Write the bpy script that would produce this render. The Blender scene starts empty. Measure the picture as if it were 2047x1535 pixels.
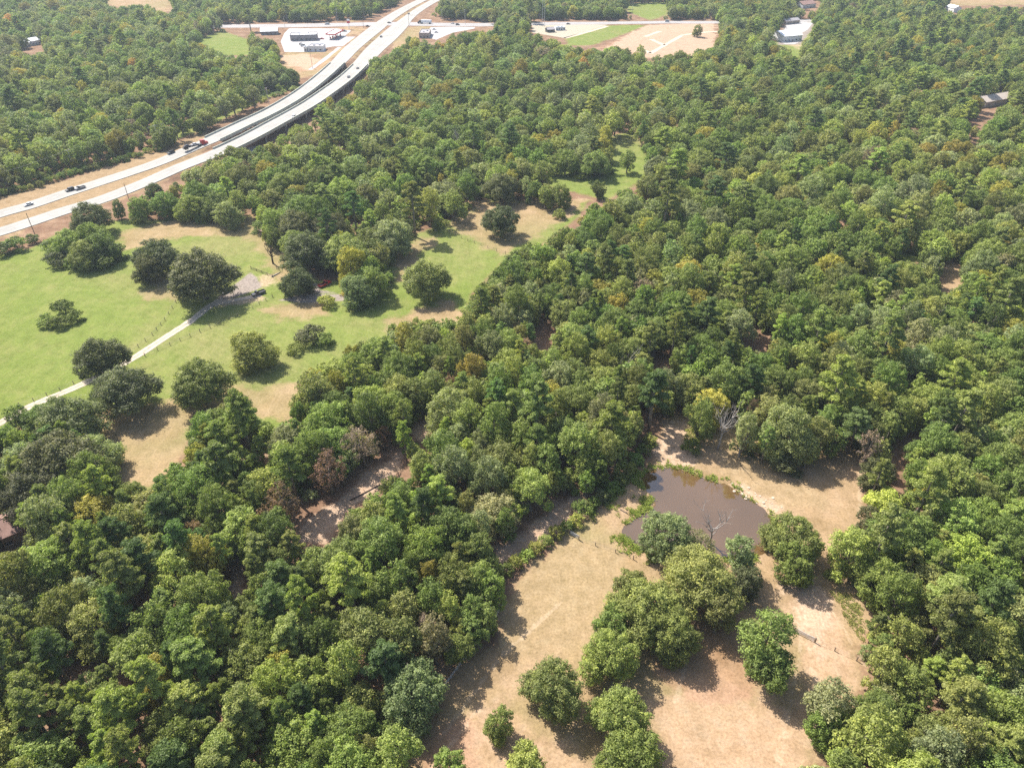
import bpy, math, random
import numpy as np
from mathutils import Vector, Matrix

# ------------------------------------------------------------------ camera, sky, sun, exposure
W0, H0 = 2047.0, 1535.0                      # size of the photograph the pixel positions below refer to
FPX, CAMH, PITCH = 1421.0, 140.0, math.radians(35.6)
scene = bpy.context.scene
cam_d = bpy.data.cameras.new('camera'); cam = bpy.data.objects.new('camera', cam_d)
scene.collection.objects.link(cam)
cam_d.sensor_width = 36.0; cam_d.lens = 36.0 * FPX / W0
cam_d.clip_start = 1.0; cam_d.clip_end = 20000
cam.location = (0, 0, CAMH); cam.rotation_euler = (math.pi/2 - PITCH, 0, 0)
scene.camera = cam

SUN_EL, SUN_AZ = math.radians(50), math.radians(-46)      # azimuth from +Y, clockwise
world = bpy.data.worlds.new('World'); scene.world = world; world.use_nodes = True
wn = world.node_tree.nodes; wl = world.node_tree.links
bg = wn['Background']; sky = wn.new('ShaderNodeTexSky'); sky.sky_type = 'NISHITA'; sky.sun_disc = False
sky.sun_elevation = SUN_EL; sky.sun_rotation = SUN_AZ; sky.air_density = 1.0; sky.dust_density = 2.5
wl.new(sky.outputs[0], bg.inputs[0]); bg.inputs[1].default_value = 0.115
sun_d = bpy.data.lights.new('sun', 'SUN'); sun = bpy.data.objects.new('sun', sun_d); scene.collection.objects.link(sun)
sun_d.energy = 5.0; sun_d.angle = math.radians(0.5); sun_d.color = (1.0, 0.95, 0.86)
sdir = Vector((math.sin(SUN_AZ)*math.cos(SUN_EL), math.cos(SUN_AZ)*math.cos(SUN_EL), math.sin(SUN_EL)))
sun.rotation_euler = sdir.to_track_quat('Z', 'Y').to_euler(); sun.location = (0, 0, 400)
vs = scene.view_settings
vs.view_transform = 'Standard'; vs.look = 'None'; vs.gamma = 1.0; vs.exposure = 1.0; vs.use_curve_mapping = False
scene.cycles.use_denoising = False
scene.cycles.max_bounces = 6; scene.cycles.diffuse_bounces = 3; scene.cycles.glossy_bounces = 2
scene.cycles.transmission_bounces = 3; scene.cycles.transparent_max_bounces = 4; scene.cycles.volume_bounces = 0
scene.cycles.use_adaptive_sampling = True; scene.cycles.adaptive_threshold = 0.01

# ------------------------------------------------------------------ helpers
R = random.Random(7)
NR = np.random.default_rng(7)
CP, SP = math.cos(PITCH), math.sin(PITCH)

def gp(u, v, z=0.0):
    """photo pixel -> point of the world at height z"""
    x = (u - W0/2) / FPX; y = (v - H0/2) / FPX
    dx, dy, dz = x, CP - y*SP, -SP - y*CP
    t = (z - CAMH) / dz
    return Vector((dx*t, dy*t, z))
def proj(p):
    d = p[1]*CP - (p[2]-CAMH)*SP
    yy = -p[1]*SP - (p[2]-CAMH)*CP
    return (W0/2 + FPX*p[0]/d, H0/2 + FPX*yy/d, d)
def pxm(p):                                  # pixels per metre at a point
    return FPX / (p[1]*CP - (p[2]-CAMH)*SP)

def link(o, parent=None):
    scene.collection.objects.link(o)
    if parent is not None: o.parent = parent
    return o
def mesh(name, V, F, mats=(), smooth=False, midx=None):
    me = bpy.data.meshes.new(name)
    me.from_pydata([tuple(v) for v in V], [], F)
    for m in mats: me.materials.append(m)
    if midx is not None: me.polygons.foreach_set('material_index', midx)
    if smooth: me.polygons.foreach_set('use_smooth', [True]*len(me.polygons))
    me.update(); return me
def obj(name, me, parent=None, loc=(0,0,0), rz=0):
    o = bpy.data.objects.new(name, me); o.location = loc; o.rotation_euler = (0,0,rz)
    return link(o, parent)
def tag(o, label=None, cat=None, group=None, kind=None):
    if label: o['label'] = label
    if cat: o['category'] = cat
    if group: o['group'] = group
    if kind: o['kind'] = kind
    return o
def thing(name, label, cat, loc=(0,0,0), rz=0, group=None):
    return tag(obj(name, None, None, loc, rz), label, cat, group)

class MB:
    """collects simple shapes for one mesh"""
    def __init__(s): s.V=[]; s.F=[]
    def add(s, V, F):
        n=len(s.V); s.V += [tuple(v) for v in V]; s.F += [tuple(i+n for i in f) for f in F]; return s
    def box(s, x0,y0,z0,x1,y1,z1, tx=0, ty=0):
        V=[(x0,y0,z0),(x1,y0,z0),(x1,y1,z0),(x0,y1,z0),(x0+tx,y0+ty,z1),(x1-tx,y0+ty,z1),(x1-tx,y1-ty,z1),(x0+tx,y1-ty,z1)]
        return s.add(V, [(0,3,2,1),(4,5,6,7),(0,1,5,4),(1,2,6,5),(2,3,7,6),(3,0,4,7)])
    def tube(s, P, Rd, n=6):
        P=[Vector(p) for p in P]; rings=[]
        for i,p in enumerate(P):
            t=(P[min(i+1,len(P)-1)]-P[max(i-1,0)]).normalized()
            a=t.orthogonal().normalized(); b=t.cross(a)
            rings.append([p+(a*math.cos(2*math.pi*k/n)+b*math.sin(2*math.pi*k/n))*Rd[i] for k in range(n)])
        V=[v for r in rings for v in r]; F=[]
        for i in range(len(P)-1):
            for k in range(n): F.append((i*n+k, i*n+(k+1)%n, (i+1)*n+(k+1)%n, (i+1)*n+k))
        F.append(tuple(range(n-1,-1,-1))); F.append(tuple((len(P)-1)*n+k for k in range(n)))
        return s.add(V,F)
    def prism(s, prof, y0, y1, inset=0):     # side profile (x,z) extruded across y
        n=len(prof); V=[(x,y0,z) for x,z in prof]+[(x,y1,z) for x,z in prof]
        F=[tuple(range(n)), tuple(range(2*n-1,n-1,-1))]+[((i+1)%n,i,n+i,n+(i+1)%n) for i in range(n)]
        return s.add(V,F)
    def build(s, name, mat, parent=None, loc=(0,0,0), rz=0, smooth=False):
        return obj(name, mesh(name, s.V, s.F, [mat], smooth), parent, loc, rz)

# ------------------------------------------------------------------ materials
def node_mat(name, rough=0.9, spec=0.2):
    m = bpy.data.materials.new(name); m.use_nodes = True
    nt = m.node_tree; b = nt.nodes['Principled BSDF']
    b.inputs['Roughness'].default_value = rough; b.inputs['Specular IOR Level'].default_value = spec
    return m, nt, b
class NT:
    def __init__(s, nt): s.nt=nt; s.tc=None
    def n(s, t, **k):
        x=s.nt.nodes.new(t)
        for a,b in k.items(): setattr(x,a,b)
        return x
    def coord(s, sx=1, sy=1, sz=1, rot=0):
        if s.tc is None: s.tc=s.n('ShaderNodeNewGeometry')
        mp=s.n('ShaderNodeMapping'); mp.inputs['Scale'].default_value=(sx,sy,sz); mp.inputs['Rotation'].default_value=(0,0,rot)
        s.nt.links.new(s.tc.outputs['Position'], mp.inputs[0]); return mp.outputs[0]
    def noise(s, scale, detail=4, rough=0.6, co=None, dist=0):
        x=s.n('ShaderNodeTexNoise'); x.inputs['Scale'].default_value=scale; x.inputs['Detail'].default_value=detail
        x.inputs['Roughness'].default_value=rough; x.inputs['Distortion'].default_value=dist
        s.nt.links.new(co if co is not None else s.coord(), x.inputs['Vector']); return x.outputs['Fac']
    def ramp(s, f, stops):
        x=s.n('ShaderNodeValToRGB'); e=x.color_ramp.elements
        while len(e)<len(stops): e.new(0.5)
        for i,(p,c) in enumerate(stops): e[i].position=p; e[i].color=(*c,1)
        s.nt.links.new(f,x.inputs[0]); return x.outputs[0]
    def math(s, op, a, b=None, c=None):
        x=s.n('ShaderNodeMath', operation=op)
        for i,v in enumerate((a,b,c)):
            if v is None: continue
            if isinstance(v,(int,float)): x.inputs[i].default_value=v
            else: s.nt.links.new(v,x.inputs[i])
        return x.outputs[0]
    def mix(s, f, a, b, mode='MIX'):
        x=s.n('ShaderNodeMix', data_type='RGBA', blend_type=mode)
        for i,v in ((0,f),(6,a),(7,b)):
            if isinstance(v,(int,float)): x.inputs[i].default_value=v
            elif isinstance(v,tuple): x.inputs[i].default_value=(*v,1)
            else: s.nt.links.new(v,x.inputs[i])
        return x.outputs[2]
    def smooth(s, f, a, b):
        x=s.n('ShaderNodeMapRange', interpolation_type='SMOOTHSTEP')
        s.nt.links.new(f,x.inputs[0]); x.inputs[1].default_value=a; x.inputs[2].default_value=b; return x.outputs[0]
def noisy(name, c, var=0.25, scale=0.5, rough=0.9, spec=0.2, c2=None, metal=0):
    m,nt,b = node_mat(name,rough,spec); h=NT(nt)
    if c2 is None: c2=tuple(min(1,x*(1+var)) for x in c); c=tuple(x*(1-var) for x in c)
    col=h.ramp(h.noise(scale,6,0.65), [(0.3,c),(0.7,c2)])
    nt.links.new(col,b.inputs['Base Color']); b.inputs['Metallic'].default_value=metal
    return m

M = {}
# leaves: the tint comes from the tree (a property of the crown, or of the instance in the distant woods)
m,nt,b = node_mat('leaves',0.55,0.25); h=NT(nt)
at=h.n('ShaderNodeAttribute',attribute_type='INSTANCER',attribute_name='tint')
lf=h.n('ShaderNodeAttribute',attribute_type='GEOMETRY',attribute_name='leaf')
br=h.math('MULTIPLY_ADD', lf.outputs['Fac'], 0.9, 0.55)
cb=h.n('ShaderNodeCombineXYZ')
for i in range(3): nt.links.new(br,cb.inputs[i])
col=h.mix(1.0, at.outputs['Color'], cb.outputs[0], 'MULTIPLY')
yl=h.smooth(lf.outputs['Fac'],0.7,1.0)
col=h.mix(h.math('MULTIPLY',yl,0.35), col, h.mix(1.0,col,(1.5,1.25,0.8),'MULTIPLY'))
nt.links.new(col,b.inputs['Base Color'])
tr=h.n('ShaderNodeBsdfTranslucent'); nt.links.new(h.mix(1.0,col,(1.15,1.3,0.6),'MULTIPLY'),tr.inputs[0])
mx=h.n('ShaderNodeMixShader'); mx.inputs[0].default_value=0.38
nt.links.new(b.outputs[0],mx.inputs[1]); nt.links.new(tr.outputs[0],mx.inputs[2]); nt.links.new(mx.outputs[0],nt.nodes['Material Output'].inputs[0])
M['leaf']=m
M['bark']=noisy('bark',(0.19,0.165,0.14),0.4,1.5)
M['deadwood']=noisy('dead_wood',(0.31,0.28,0.255),0.25,1.2)
M['darkwood']=noisy('dark_dead_wood',(0.085,0.065,0.055),0.3,1.2)
M['conc']=noisy('concrete',(0.38,0.37,0.345),0.09,0.08)
m,nt,b=node_mat('concrete_road',0.9,0.2); h=NT(nt)
uvn=h.n('ShaderNodeUVMap'); sep=h.n('ShaderNodeSeparateXYZ'); nt.links.new(uvn.outputs[0],sep.inputs[0])
lane=h.math('ABSOLUTE',h.math('SUBTRACT',h.math('ABSOLUTE',h.math('SUBTRACT',h.math('ABSOLUTE',sep.outputs[1]),1.9)),0.85))
wt=h.smooth(lane,0.55,0.1); jt=h.smooth(h.math('ABSOLUTE',h.math('SUBTRACT',h.math('FRACT',h.math('DIVIDE',sep.outputs[0],9.0)),0.5)),0.025,0.012)
col=h.ramp(h.noise(0.07,6,0.65),[(0.3,(0.27,0.26,0.24)),(0.7,(0.35,0.335,0.31))])
col=h.mix(h.math('MULTIPLY',wt,0.28),col,(0.17,0.165,0.16)); col=h.mix(h.math('MULTIPLY',jt,0.35),col,(0.2,0.2,0.19))
edge_l=h.smooth(h.math('ABSOLUTE',h.math('SUBTRACT',h.math('ABSOLUTE',sep.outputs[1]),3.9)),0.14,0.08)
col=h.mix(h.math('MULTIPLY',edge_l,0.7),col,(0.5,0.48,0.38))
dash=h.math('MULTIPLY',h.smooth(h.math('ABSOLUTE',sep.outputs[1]),0.14,0.08),h.smooth(h.math('FRACT',h.math('DIVIDE',sep.outputs[0],12.0)),0.7,0.72))
col=h.mix(h.math('MULTIPLY',dash,0.8),col,(0.6,0.6,0.58)); nt.links.new(col,b.inputs['Base Color']); M['roadc']=m
M['concwall']=noisy('concrete_wall',(0.42,0.43,0.37),0.15,0.3)
M['lot']=noisy('lot_concrete',(0.36,0.345,0.34),0.16,0.12)
M['asph']=noisy('old_asphalt',(0.29,0.275,0.27),0.1,0.05)
M['gravel']=noisy('gravel',(0.33,0.29,0.22),0.25,0.7)
M['track']=noisy('pale_gravel_track',(0.42,0.36,0.285),0.22,0.6)
M['white']=noisy('white_metal',(0.72,0.73,0.74),0.06,0.5,0.5)
M['greywall']=noisy('grey_block',(0.26,0.24,0.24),0.12,0.6)
M['tanwall']=noisy('tan_wall',(0.42,0.36,0.31),0.1,0.6)
M['greyroof']=noisy('grey_roof',(0.32,0.30,0.31),0.15,0.3)
M['pinkroof']=noisy('weathered_roof',(0.27,0.17,0.145),0.2,0.6)
M['redpaint']=noisy('red_paint',(0.55,0.05,0.05),0.1,0.5,0.4)
M['black']=noisy('dark_grey',(0.045,0.045,0.05),0.2,0.6,0.5)
M['post']=noisy('weathered_wood',(0.20,0.155,0.12),0.3,2.0)
M['palepost']=noisy('pale_rail',(0.52,0.50,0.48),0.12,2.0)
M['galv']=noisy('galvanised_steel',(0.42,0.43,0.45),0.1,2.0,0.45,0.5)
M['rubber']=noisy('rubber',(0.02,0.02,0.021),0.2,3)
M['glass']=noisy('dark_glass',(0.018,0.02,0.024),0.2,1,0.08,0.6)
M['rim']=noisy('wheel_rim',(0.35,0.35,0.36),0.1,3,0.35,0.5)
M['lamp_red']=noisy('tail_lamp',(0.4,0.02,0.02),0.1,3,0.3)
M['lamp_white']=noisy('head_lamp',(0.7,0.7,0.68),0.05,3,0.2)
M['sand']=noisy('sand',(0.44,0.36,0.28),0.2,0.7)
M['wire']=noisy('wire',(0.12,0.12,0.12),0.1,1,0.5)

# ------------------------------------------------------------------ polygons read off the photograph (pixels)
def P(s): return [tuple(float(c) for c in q.split(',')) for q in s.split()]
CLEAR = [
 P("622,548 676,546 684,594 618,596"),
 # meadow, left and middle
 P("-40,515 70,490 100,462 140,420 225,408 255,438 320,432 400,447 480,440 497,420 515,440 488,460 505,480 560,500 600,545 640,610 740,610 795,560 772,530 800,488 890,462 925,428 960,402 1040,402 1080,412 1140,408 1168,404 1160,430 1122,446 1080,480 1045,488 1000,518 960,545 935,592 905,642 840,632 790,640 745,665 690,688 660,716 575,728 602,745 585,765 578,840 545,852 505,800 470,775 430,800 372,842 372,900 330,935 250,968 215,930 200,872 210,850 172,812 100,800 50,812 0,852 -40,860"),
 P("1085,352 1120,350 1170,362 1215,352 1245,344 1232,318 1230,278 1252,268 1262,300 1290,312 1288,342 1262,372 1205,394 1160,386 1095,366"),
 # highway with its verges
 P("-60,408 100,368 200,330 330,296 440,250 560,192 640,138 690,95 716,62 742,33 800,2 830,-40 900,-40 870,12 830,48 822,62 792,98 745,112 728,124 732,146 692,188 640,200 612,240 530,285 470,300 430,305 372,344 300,382 232,406 140,420 80,462 -60,508"),
 # crossroad and fuel station
 P("400,52 500,46 720,40 860,40 985,43 990,50 975,60 950,58 905,66 872,80 840,78 822,62 742,104 700,132 640,142 612,146 585,140 562,125 560,95 552,76 515,74 500,60 470,58"),
 # building ground on the far side
 P("1062,42 1440,38 1432,60 1425,95 1392,98 1342,104 1300,112 1270,97 1230,92 1200,99 1132,90 1100,74 1065,68"),
 P("1548,82 1555,58 1572,40 1628,38 1618,66 1602,86 1592,112 1578,90 1560,92"),
 # pond and dry pasture
 P("1312,860 1342,826 1372,818 1376,850 1392,920 1432,905 1440,815 1470,822 1478,890 1500,915 1545,945 1620,935 1690,908 1722,935 1728,1000 1722,1046 1745,1062 1700,1040 1662,1080 1640,1110 1664,1150 1722,1182 1742,1205 1722,1300 1718,1345 1700,1400 1640,1480 1590,1545 1580,1600 820,1600 815,1495 850,1430 905,1352 960,1305 985,1278 1000,1215 1020,1180 1060,1122 1112,1088 1148,1064 1190,1036 1196,1008 1240,955 1290,912"),
 # sandy gullies and small gaps in the woods
 P("1000,1092 1060,1046 1105,1008 1165,982 1172,1000 1130,1045 1082,1092 1022,1132 995,1120"),
 P("648,1000 700,972 740,930 790,902 812,905 800,935 745,978 690,1012 650,1075 630,1082 590,1062 598,1015"),
 P("822,848 860,842 868,868 845,888 828,880"),
 P("1888,520 1925,528 1938,548 1905,585 1880,580"), P("1778,508 1830,500 1850,512 1800,530"),
 P("205,-30 330,-30 345,24 325,26 300,8 215,12"), P("1240,12 1330,6 1332,26 1305,40 1285,36 1258,22"), P("1895,-30 2080,-30 2080,8 1960,14 1900,8"),
 P("392,82 440,66 482,78 500,95 470,112 440,100"), P("40,92 85,84 88,106 45,104"),
 P("1788,905 1806,900 1810,965 1790,985"), P("465,1130 490,1125 488,1180 470,1190"), P("1905,6 1890,16 1918,30"), P("1602,2 1640,0 1636,22 1600,22"),
 P("0,1040 75,1050 70,1092 0,1085"), P("1078,640 1108,634 1104,692 1072,690"), P("1496,664 1532,658 1540,694 1502,702"), P("1305,702 1342,694 1338,728 1310,732"), P("1795,862 1835,850 1832,880 1800,890"), P("150,1312 185,1305 190,1335 160,1342"), P("232,1335 250,1325 252,1370 236,1375"),
 P("1965,200 2025,198 1960,250 1940,250"),
]
GREEN = [P("-60,515 60,498 110,470 240,440 330,440 500,430 560,490 640,560 740,560 800,480 900,440 980,398 1100,405 1180,400 1150,440 1080,490 1010,520 950,580 920,650 830,670 780,700 700,720 640,745 580,770 600,800 560,870 380,870 300,990 210,960 170,880 120,820 0,870 -60,880"),
         P("1080,350 1200,330 1225,270 1270,262 1300,320 1290,360 1210,400 1090,372"),
         P("1132,76 1214,51.5 1294,50 1264,63 1186,90.5 1134,92"), P("380,84 440,62 500,80 520,110 440,112"), P("1240,8 1340,4 1335,30 1300,42 1255,24"),
         P("300,280 420,232 540,180 600,150 590,170 470,228 330,292"), P("1545,85 1625,60 1600,120 1570,110"),
         P("1130,1066 1200,1030 1215,1060 1260,1100 1230,1112 1160,1085"), P("1770,505 1840,498 1860,512 1800,532")]
DRY = [P("225,470 330,440 500,430 540,470 600,540 560,560 500,480 420,470 330,480 250,500"), P("300,560 350,540 350,600 290,600"),
       P("170,830 330,800 470,770 520,770 590,770 600,850 500,830 380,850 360,940 280,990 190,940"), P("520,620 650,590 660,630 560,640"),
       P("900,450 960,402 1060,402 1180,400 1120,446 1045,490 1000,510 950,480"), P("780,520 830,480 880,470 800,560"), P("760,640 900,600 930,630 800,690"),
       P("674,57 678,54 722,54 735,58 716,71.5 692,72 703,62"), P("678,85 683,78 706,78 712,81 706,85"),
       P("560,106 655,104 697,94 690,105 640,150 600,158 556,130"), P("733,86 771,58 765,66 733,96.5 712,125 700,116"), P("788,41 806,30 840,8 858,0 868,0 815,30 797,41"),
       P("783,88 813,57 840,52 870,55 838,72 800,105"), P("700,45 745,30 800,3 792,-20 730,30"), P("205,-60 340,-60 345,24 210,12"), P("1890,-60 2100,-60 2100,10 1895,12"),
       P("1290,925 1350,820 1420,800 1480,820 1720,900 1740,1060 1660,1110 1760,1190 1730,1330 1700,1420 1560,1640 790,1640 800,1500 900,1340 985,1270 1010,1200 1060,1130 1150,1066 1250,960"),
       P("1875,512 1935,525 1950,550 1900,595 1870,580")]
SAND = [P("1590,1140 1545,1160 1560,1185 1625,1188 1640,1160"), P("1462,965 1500,978 1555,1015 1545,1025 1500,1000 1450,972"), P("985,1100 1060,1050 1105,1005 1170,985 1130,1050 1060,1110 1010,1140"),
        P("610,1040 660,1010 735,950 800,900 815,905 770,965 690,1020 650,1090 600,1075"), P("515,552 535,548 545,568 525,580 510,572"), P("815,845 872,840 870,872 840,890"),
        P("1195,108 1264,63 1300,50 1432,46 1428,110 1300,116"), P("1585,52 1620,46 1612,64 1600,100 1580,92"), P("560,112 610,108 640,120 620,140 575,132"),
        P("462,1130 492,1125 488,1180 468,1190"), P("-40,1400 12,1400 15,1560 -40,1560"), P("1325,950 1300,900 1345,845 1375,840 1390,930 1360,940"),
        P("440,600 520,588 528,596 445,612"), P("1660,1200 1600,1130 1590,1250 1640,1310 1650,1290")]
STRAW = [P("-60,404 100,368 330,298 420,254 430,298 372,342 232,404 130,422 -60,506"), P("1000,1225 1060,1130 1150,1075 1265,1112 1240,1180 1180,1240 1120,1290 1020,1330 970,1300"), P("1660,1180 1730,1190 1725,1300 1690,1270"), P("1470,870 1520,930 1650,985 1640,1010 1560,1010 1440,950")]
PINK = [P("1320,1400 1480,1380 1640,1430 1620,1535 1560,1640 1300,1640"), P("880,1480 1010,1400 1060,1480 1180,1480 1200,1640 820,1640"), P("1590,1190 1640,1180 1700,1300 1690,1400 1610,1380")]
RUT = [P("1606,1150 1612,1150 1617,1270 1640,1400 1634,1400 1610,1280"), P("1590,1180 1594,1180 1604,1290 1560,1540 1552,1540 1598,1290"), P("880,1470 886,1474 1000,1320 1130,1200 1126,1196 994,1314"), P("1560,1450 1564,1450 1530,1640 1522,1640"), P("1716,930 1724,932 1722,1045 1714,1040"), P("840,1560 850,1564 960,1420 952,1416"), P("1376,1290 1384,1290 1350,1420 1342,1416"), P("1655,1210 1660,1208 1735,1330 1728,1334")]
GRAV = [P("425,612 440,590 480,560 500,545 515,555 525,575 490,588 450,602"), P("590,555 620,540 640,580 670,585 600,590"), P("560,600 600,588 690,588 700,600 600,606"), P("1555,90 1568,50 1640,40 1615,70 1600,90")]
RED = [P("1290,1230 1390,1200 1480,1200 1530,1290 1500,1400 1400,1400 1300,1350"), P("1195,98 1264,66 1310,52 1430,50 1420,62 1350,64 1290,80 1230,100"), P("560,115 650,106 640,135 600,145"), P("840,1500 880,1440 930,1440 960,1535 840,1560")]
POND = P("1286,948 1299,939.6 1326,936 1352,936 1379,944.6 1405.6,954.5 1425.5,963 1455,969.5 1478.6,986 1508.5,1004 1528.5,1019 1545,1045 1554,1075 1545,1100 1512,1110 1445,1116 1390,1114 1330,1110 1289,1099 1266,1085.7 1243,1066 1252.7,1049 1266,1036 1292.6,1026 1309,1009 1306,996 1292.6,979.5 1284,959.5")

def wpoly(pts, z=0.0): return np.array([[*gp(u,max(v,-150),z)[:2]] for u,v in pts])
def inside(poly, X, Y):
    c=np.zeros(X.shape,bool); n=len(poly)
    for i in range(n):
        x1,y1=poly[i]; x2,y2=poly[(i+1)%n]
        if y1==y2: continue
        c ^= ((y1>Y)!=(y2>Y)) & (X < (x2-x1)*(Y-y1)/(y2-y1)+x1)
    return c
def field(polys, X, Y, soft):
    """soft mask of world polygons: 0.5 on the edge"""
    out=np.zeros(X.shape)
    for pl in polys:
        w=wpoly(pl); s=soft*(1+np.hypot(w[:,0].mean(),w[:,1].mean())/400.0)
        k=(X>w[:,0].min()-s)&(X<w[:,0].max()+s)&(Y>w[:,1].min()-s)&(Y<w[:,1].max()+s)
        x=X[k]; y=Y[k]
        if x.size==0: continue
        d=np.full(x.shape,1e9)
        for i in range(len(w)):
            a=w[i]; b=w[(i+1)%len(w)]; e=b-a; L=max(e@e,1e-9)
            t=np.clip(((x-a[0])*e[0]+(y-a[1])*e[1])/L,0,1)
            d=np.minimum(d,np.hypot(x-a[0]-t*e[0],y-a[1]-t*e[1]))
        d=np.where(inside(w,x,y),d,-d)
        out[k]=np.maximum(out[k],np.clip(0.5+d/(2*s),0,1))
    return out

# visible open ground in the photograph, used to keep the sampled trees out of it
GX,GY=np.meshgrid((np.arange(560)-24)*4+2.0,(np.arange(440)-20)*4+2.0)
clear_mask=np.zeros(GX.shape,bool)
for c in CLEAR: clear_mask|=inside(c,GX,GY)
def is_clear(u,v):
    i=int(v//4)+20; j=int(u//4)+24
    return 0<=i<440 and 0<=j<560 and clear_mask[i,j]

# ------------------------------------------------------------------ highway centre lines
def catmull(pts, n=8):
    pts=[np.array(p,float) for p in pts]; out=[]
    for i in range(len(pts)-1):
        p0=pts[max(i-1,0)]; p1=pts[i]; p2=pts[i+1]; p3=pts[min(i+2,len(pts)-1)]
        for k in range(n):
            t=k/n; out.append(0.5*((2*p1)+(-p0+p2)*t+(2*p0-5*p1+4*p2-p3)*t*t+(-p0+3*p1-3*p2+p3)*t**3))
    out.append(pts[-1]); return np.array(out)
def centre(rows):                            # (u,v,z,width) -> smooth world samples x,y,z,width
    return catmull([(*gp(u,v,z)[:2],z,w) for u,v,z,w in rows])
ROAD_L=centre([(-320,520,.25,11),(-160,475,.25,11),(0,427,.25,11),(61,410,.25,11),(131,386.5,.25,11),(205,362.5,.25,11),(308,328,.6,11),(370,302,2.6,11.5),(425,278,5,12),(484,250,5.5,12),(543,222,5.5,12.5),(600,188,5.5,12.5),(645,153,5.2,13),(678,123,4.2,14),(702,98,2.4,16),(728,76,.9,17),(748,60,.3,18),(768,44,.25,17),(797,25,.25,15),(830,7,.25,14),(868,-10,.25,14),(930,-34,.25,14)])
ROAD_R=centre([(-320,552,.25,11),(-160,509,.25,11),(0,463,.25,11),(61.5,443.5,.25,11),(132,420,.25,11),(205,398,.25,11),(287,366,.6,11),(360,334,2.6,11.5),(434,305,5,12),(496,276,5.5,12),(548,248,5.5,12.5),(611,213,5.5,13),(650,187,5.5,13.5),(692,156,5,14),(724,126,3,16),(747,101,1.2,19),(772,78,.4,21),(795,56,.3,20),(816,36,.25,14),(845,15,.25,13),(885,-6,.25,13),(950,-32,.25,13)])
def bridge_range(path, a, b):                # samples between two photo columns
    u=np.array([proj(p)[0] for p in path]); k=np.where((u>=a)&(u<=b))[0]; return k[0],k[-1]
BL=bridge_range(ROAD_L,424,676); BR=bridge_range(ROAD_R,434,722)

def terrain_z(X,Y):
    """flat land with the earth fill that carries the highway up to its bridges"""
    X=np.asarray(X,float); Y=np.asarray(Y,float)
    k=(X>-300)&(X<-60)&(Y>300)&(Y<900); out=np.zeros(X.shape)
    if not k.any(): return out
    X=X[k]; Y=Y[k]; z=np.zeros(X.shape)
    for path,(a,b) in ((ROAD_L,BL),(ROAD_R,BR)):
        for i,(p,q) in enumerate(zip(path[:-1],path[1:])):
            if max(p[2],q[2])<0.3 or a<=i<b: continue
            e=q[:2]-p[:2]; tr_=((X-p[0])*e[0]+(Y-p[1])*e[1])/(e@e); t=np.clip(tr_,0,1); over=abs(tr_-t)*math.sqrt(e@e)
            d=np.hypot(X-p[0]-t*e[0],Y-p[1]-t*e[1]); zz=p[2]+(q[2]-p[2])*t; ww=p[3]+(q[3]-p[3])*t
            z=np.maximum(z, zz-0.32-0.45*np.maximum(0,d-ww/2-2.0)-1.0*over)
    out[k]=z; return out
def tz(x,y): return float(terrain_z(np.array([x]),np.array([y]))[0])

# ------------------------------------------------------------------ ground
def axis(fine0,fine1,step,far0,far1,grow=1.12):
    a=list(np.arange(fine0,fine1+step/2,step)); s=step
    while a[-1]<far1: s*=grow; a.append(a[-1]+s)
    s=step; left=[]; x=fine0
    while x>far0: s*=grow; x-=s; left.append(x)
    return np.array(left[::-1]+a)
gx=axis(-190,190,1.0,-4500,4500,1.018); gy=axis(60,340,1.0,-1200,7000,1.012)
print('ground grid',len(gx),len(gy))
X,Y=np.meshgrid(gx,gy); Z=terrain_z(X,Y)
V=np.stack([X.ravel(),Y.ravel(),Z.ravel()],1); nx,ny=len(gx),len(gy)
ii=(np.arange(ny-1)[:,None]*nx+np.arange(nx-1)[None,:]).ravel()
F=np.stack([ii,ii+1,ii+1+nx,ii+nx],1)
me=bpy.data.meshes.new('ground'); me.vertices.add(len(V)); me.vertices.foreach_set('co',V.ravel().astype(np.float32))
me.loops.add(F.size); me.loops.foreach_set('vertex_index',F.ravel().astype(np.int32))
me.polygons.add(len(F)); me.polygons.foreach_set('loop_start',np.arange(0,F.size,4,dtype=np.int32))
me.update(calc_edges=True)
for nm,pl,soft in (('green',GREEN,4.0),('dry',DRY,6.0),('sandy',SAND,4.0),('gravelly',GRAV,2.0),('redsoil',RED,5.0),('straw',STRAW,6.0),('pinksoil',PINK,8.0),('rut',RUT,0.8),('pondmud',[POND],1.6)):
    a=me.attributes.new(nm,'FLOAT','POINT'); a.data.foreach_set('value',field(pl,X.ravel(),Y.ravel(),soft).astype(np.float32))
m,nt,b=node_mat('ground',1.0,0.05); h=NT(nt)
n_big=h.noise(0.012,5,0.6); n_mid=h.noise(0.09,5,0.65); n_fine=h.noise(0.9,5,0.7); n_spk=h.noise(2.6,3,0.7)
streak=h.noise(0.5,4,0.6,h.coord(1,0.16,1,math.radians(-35)))
def attr(nm): return h.n('ShaderNodeAttribute',attribute_type='GEOMETRY',attribute_name=nm).outputs['Fac']
def edge(nm, amt=0.55, nn=None):
    f=h.math('ADD',attr(nm),h.math('MULTIPLY',h.math('SUBTRACT',nn or n_mid,0.5),amt)); f=h.math('ADD',f,h.math('MULTIPLY',h.math('SUBTRACT',n_fine,0.5),0.25)); return h.smooth(f,0.38,0.62)
floor=h.ramp(n_mid,[(0.25,(0.13,0.075,0.05)),(0.5,(0.21,0.13,0.085)),(0.75,(0.31,0.215,0.145))])
floor=h.mix(h.smooth(n_fine,0.55,0.75),floor,(0.10,0.095,0.045))
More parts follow.
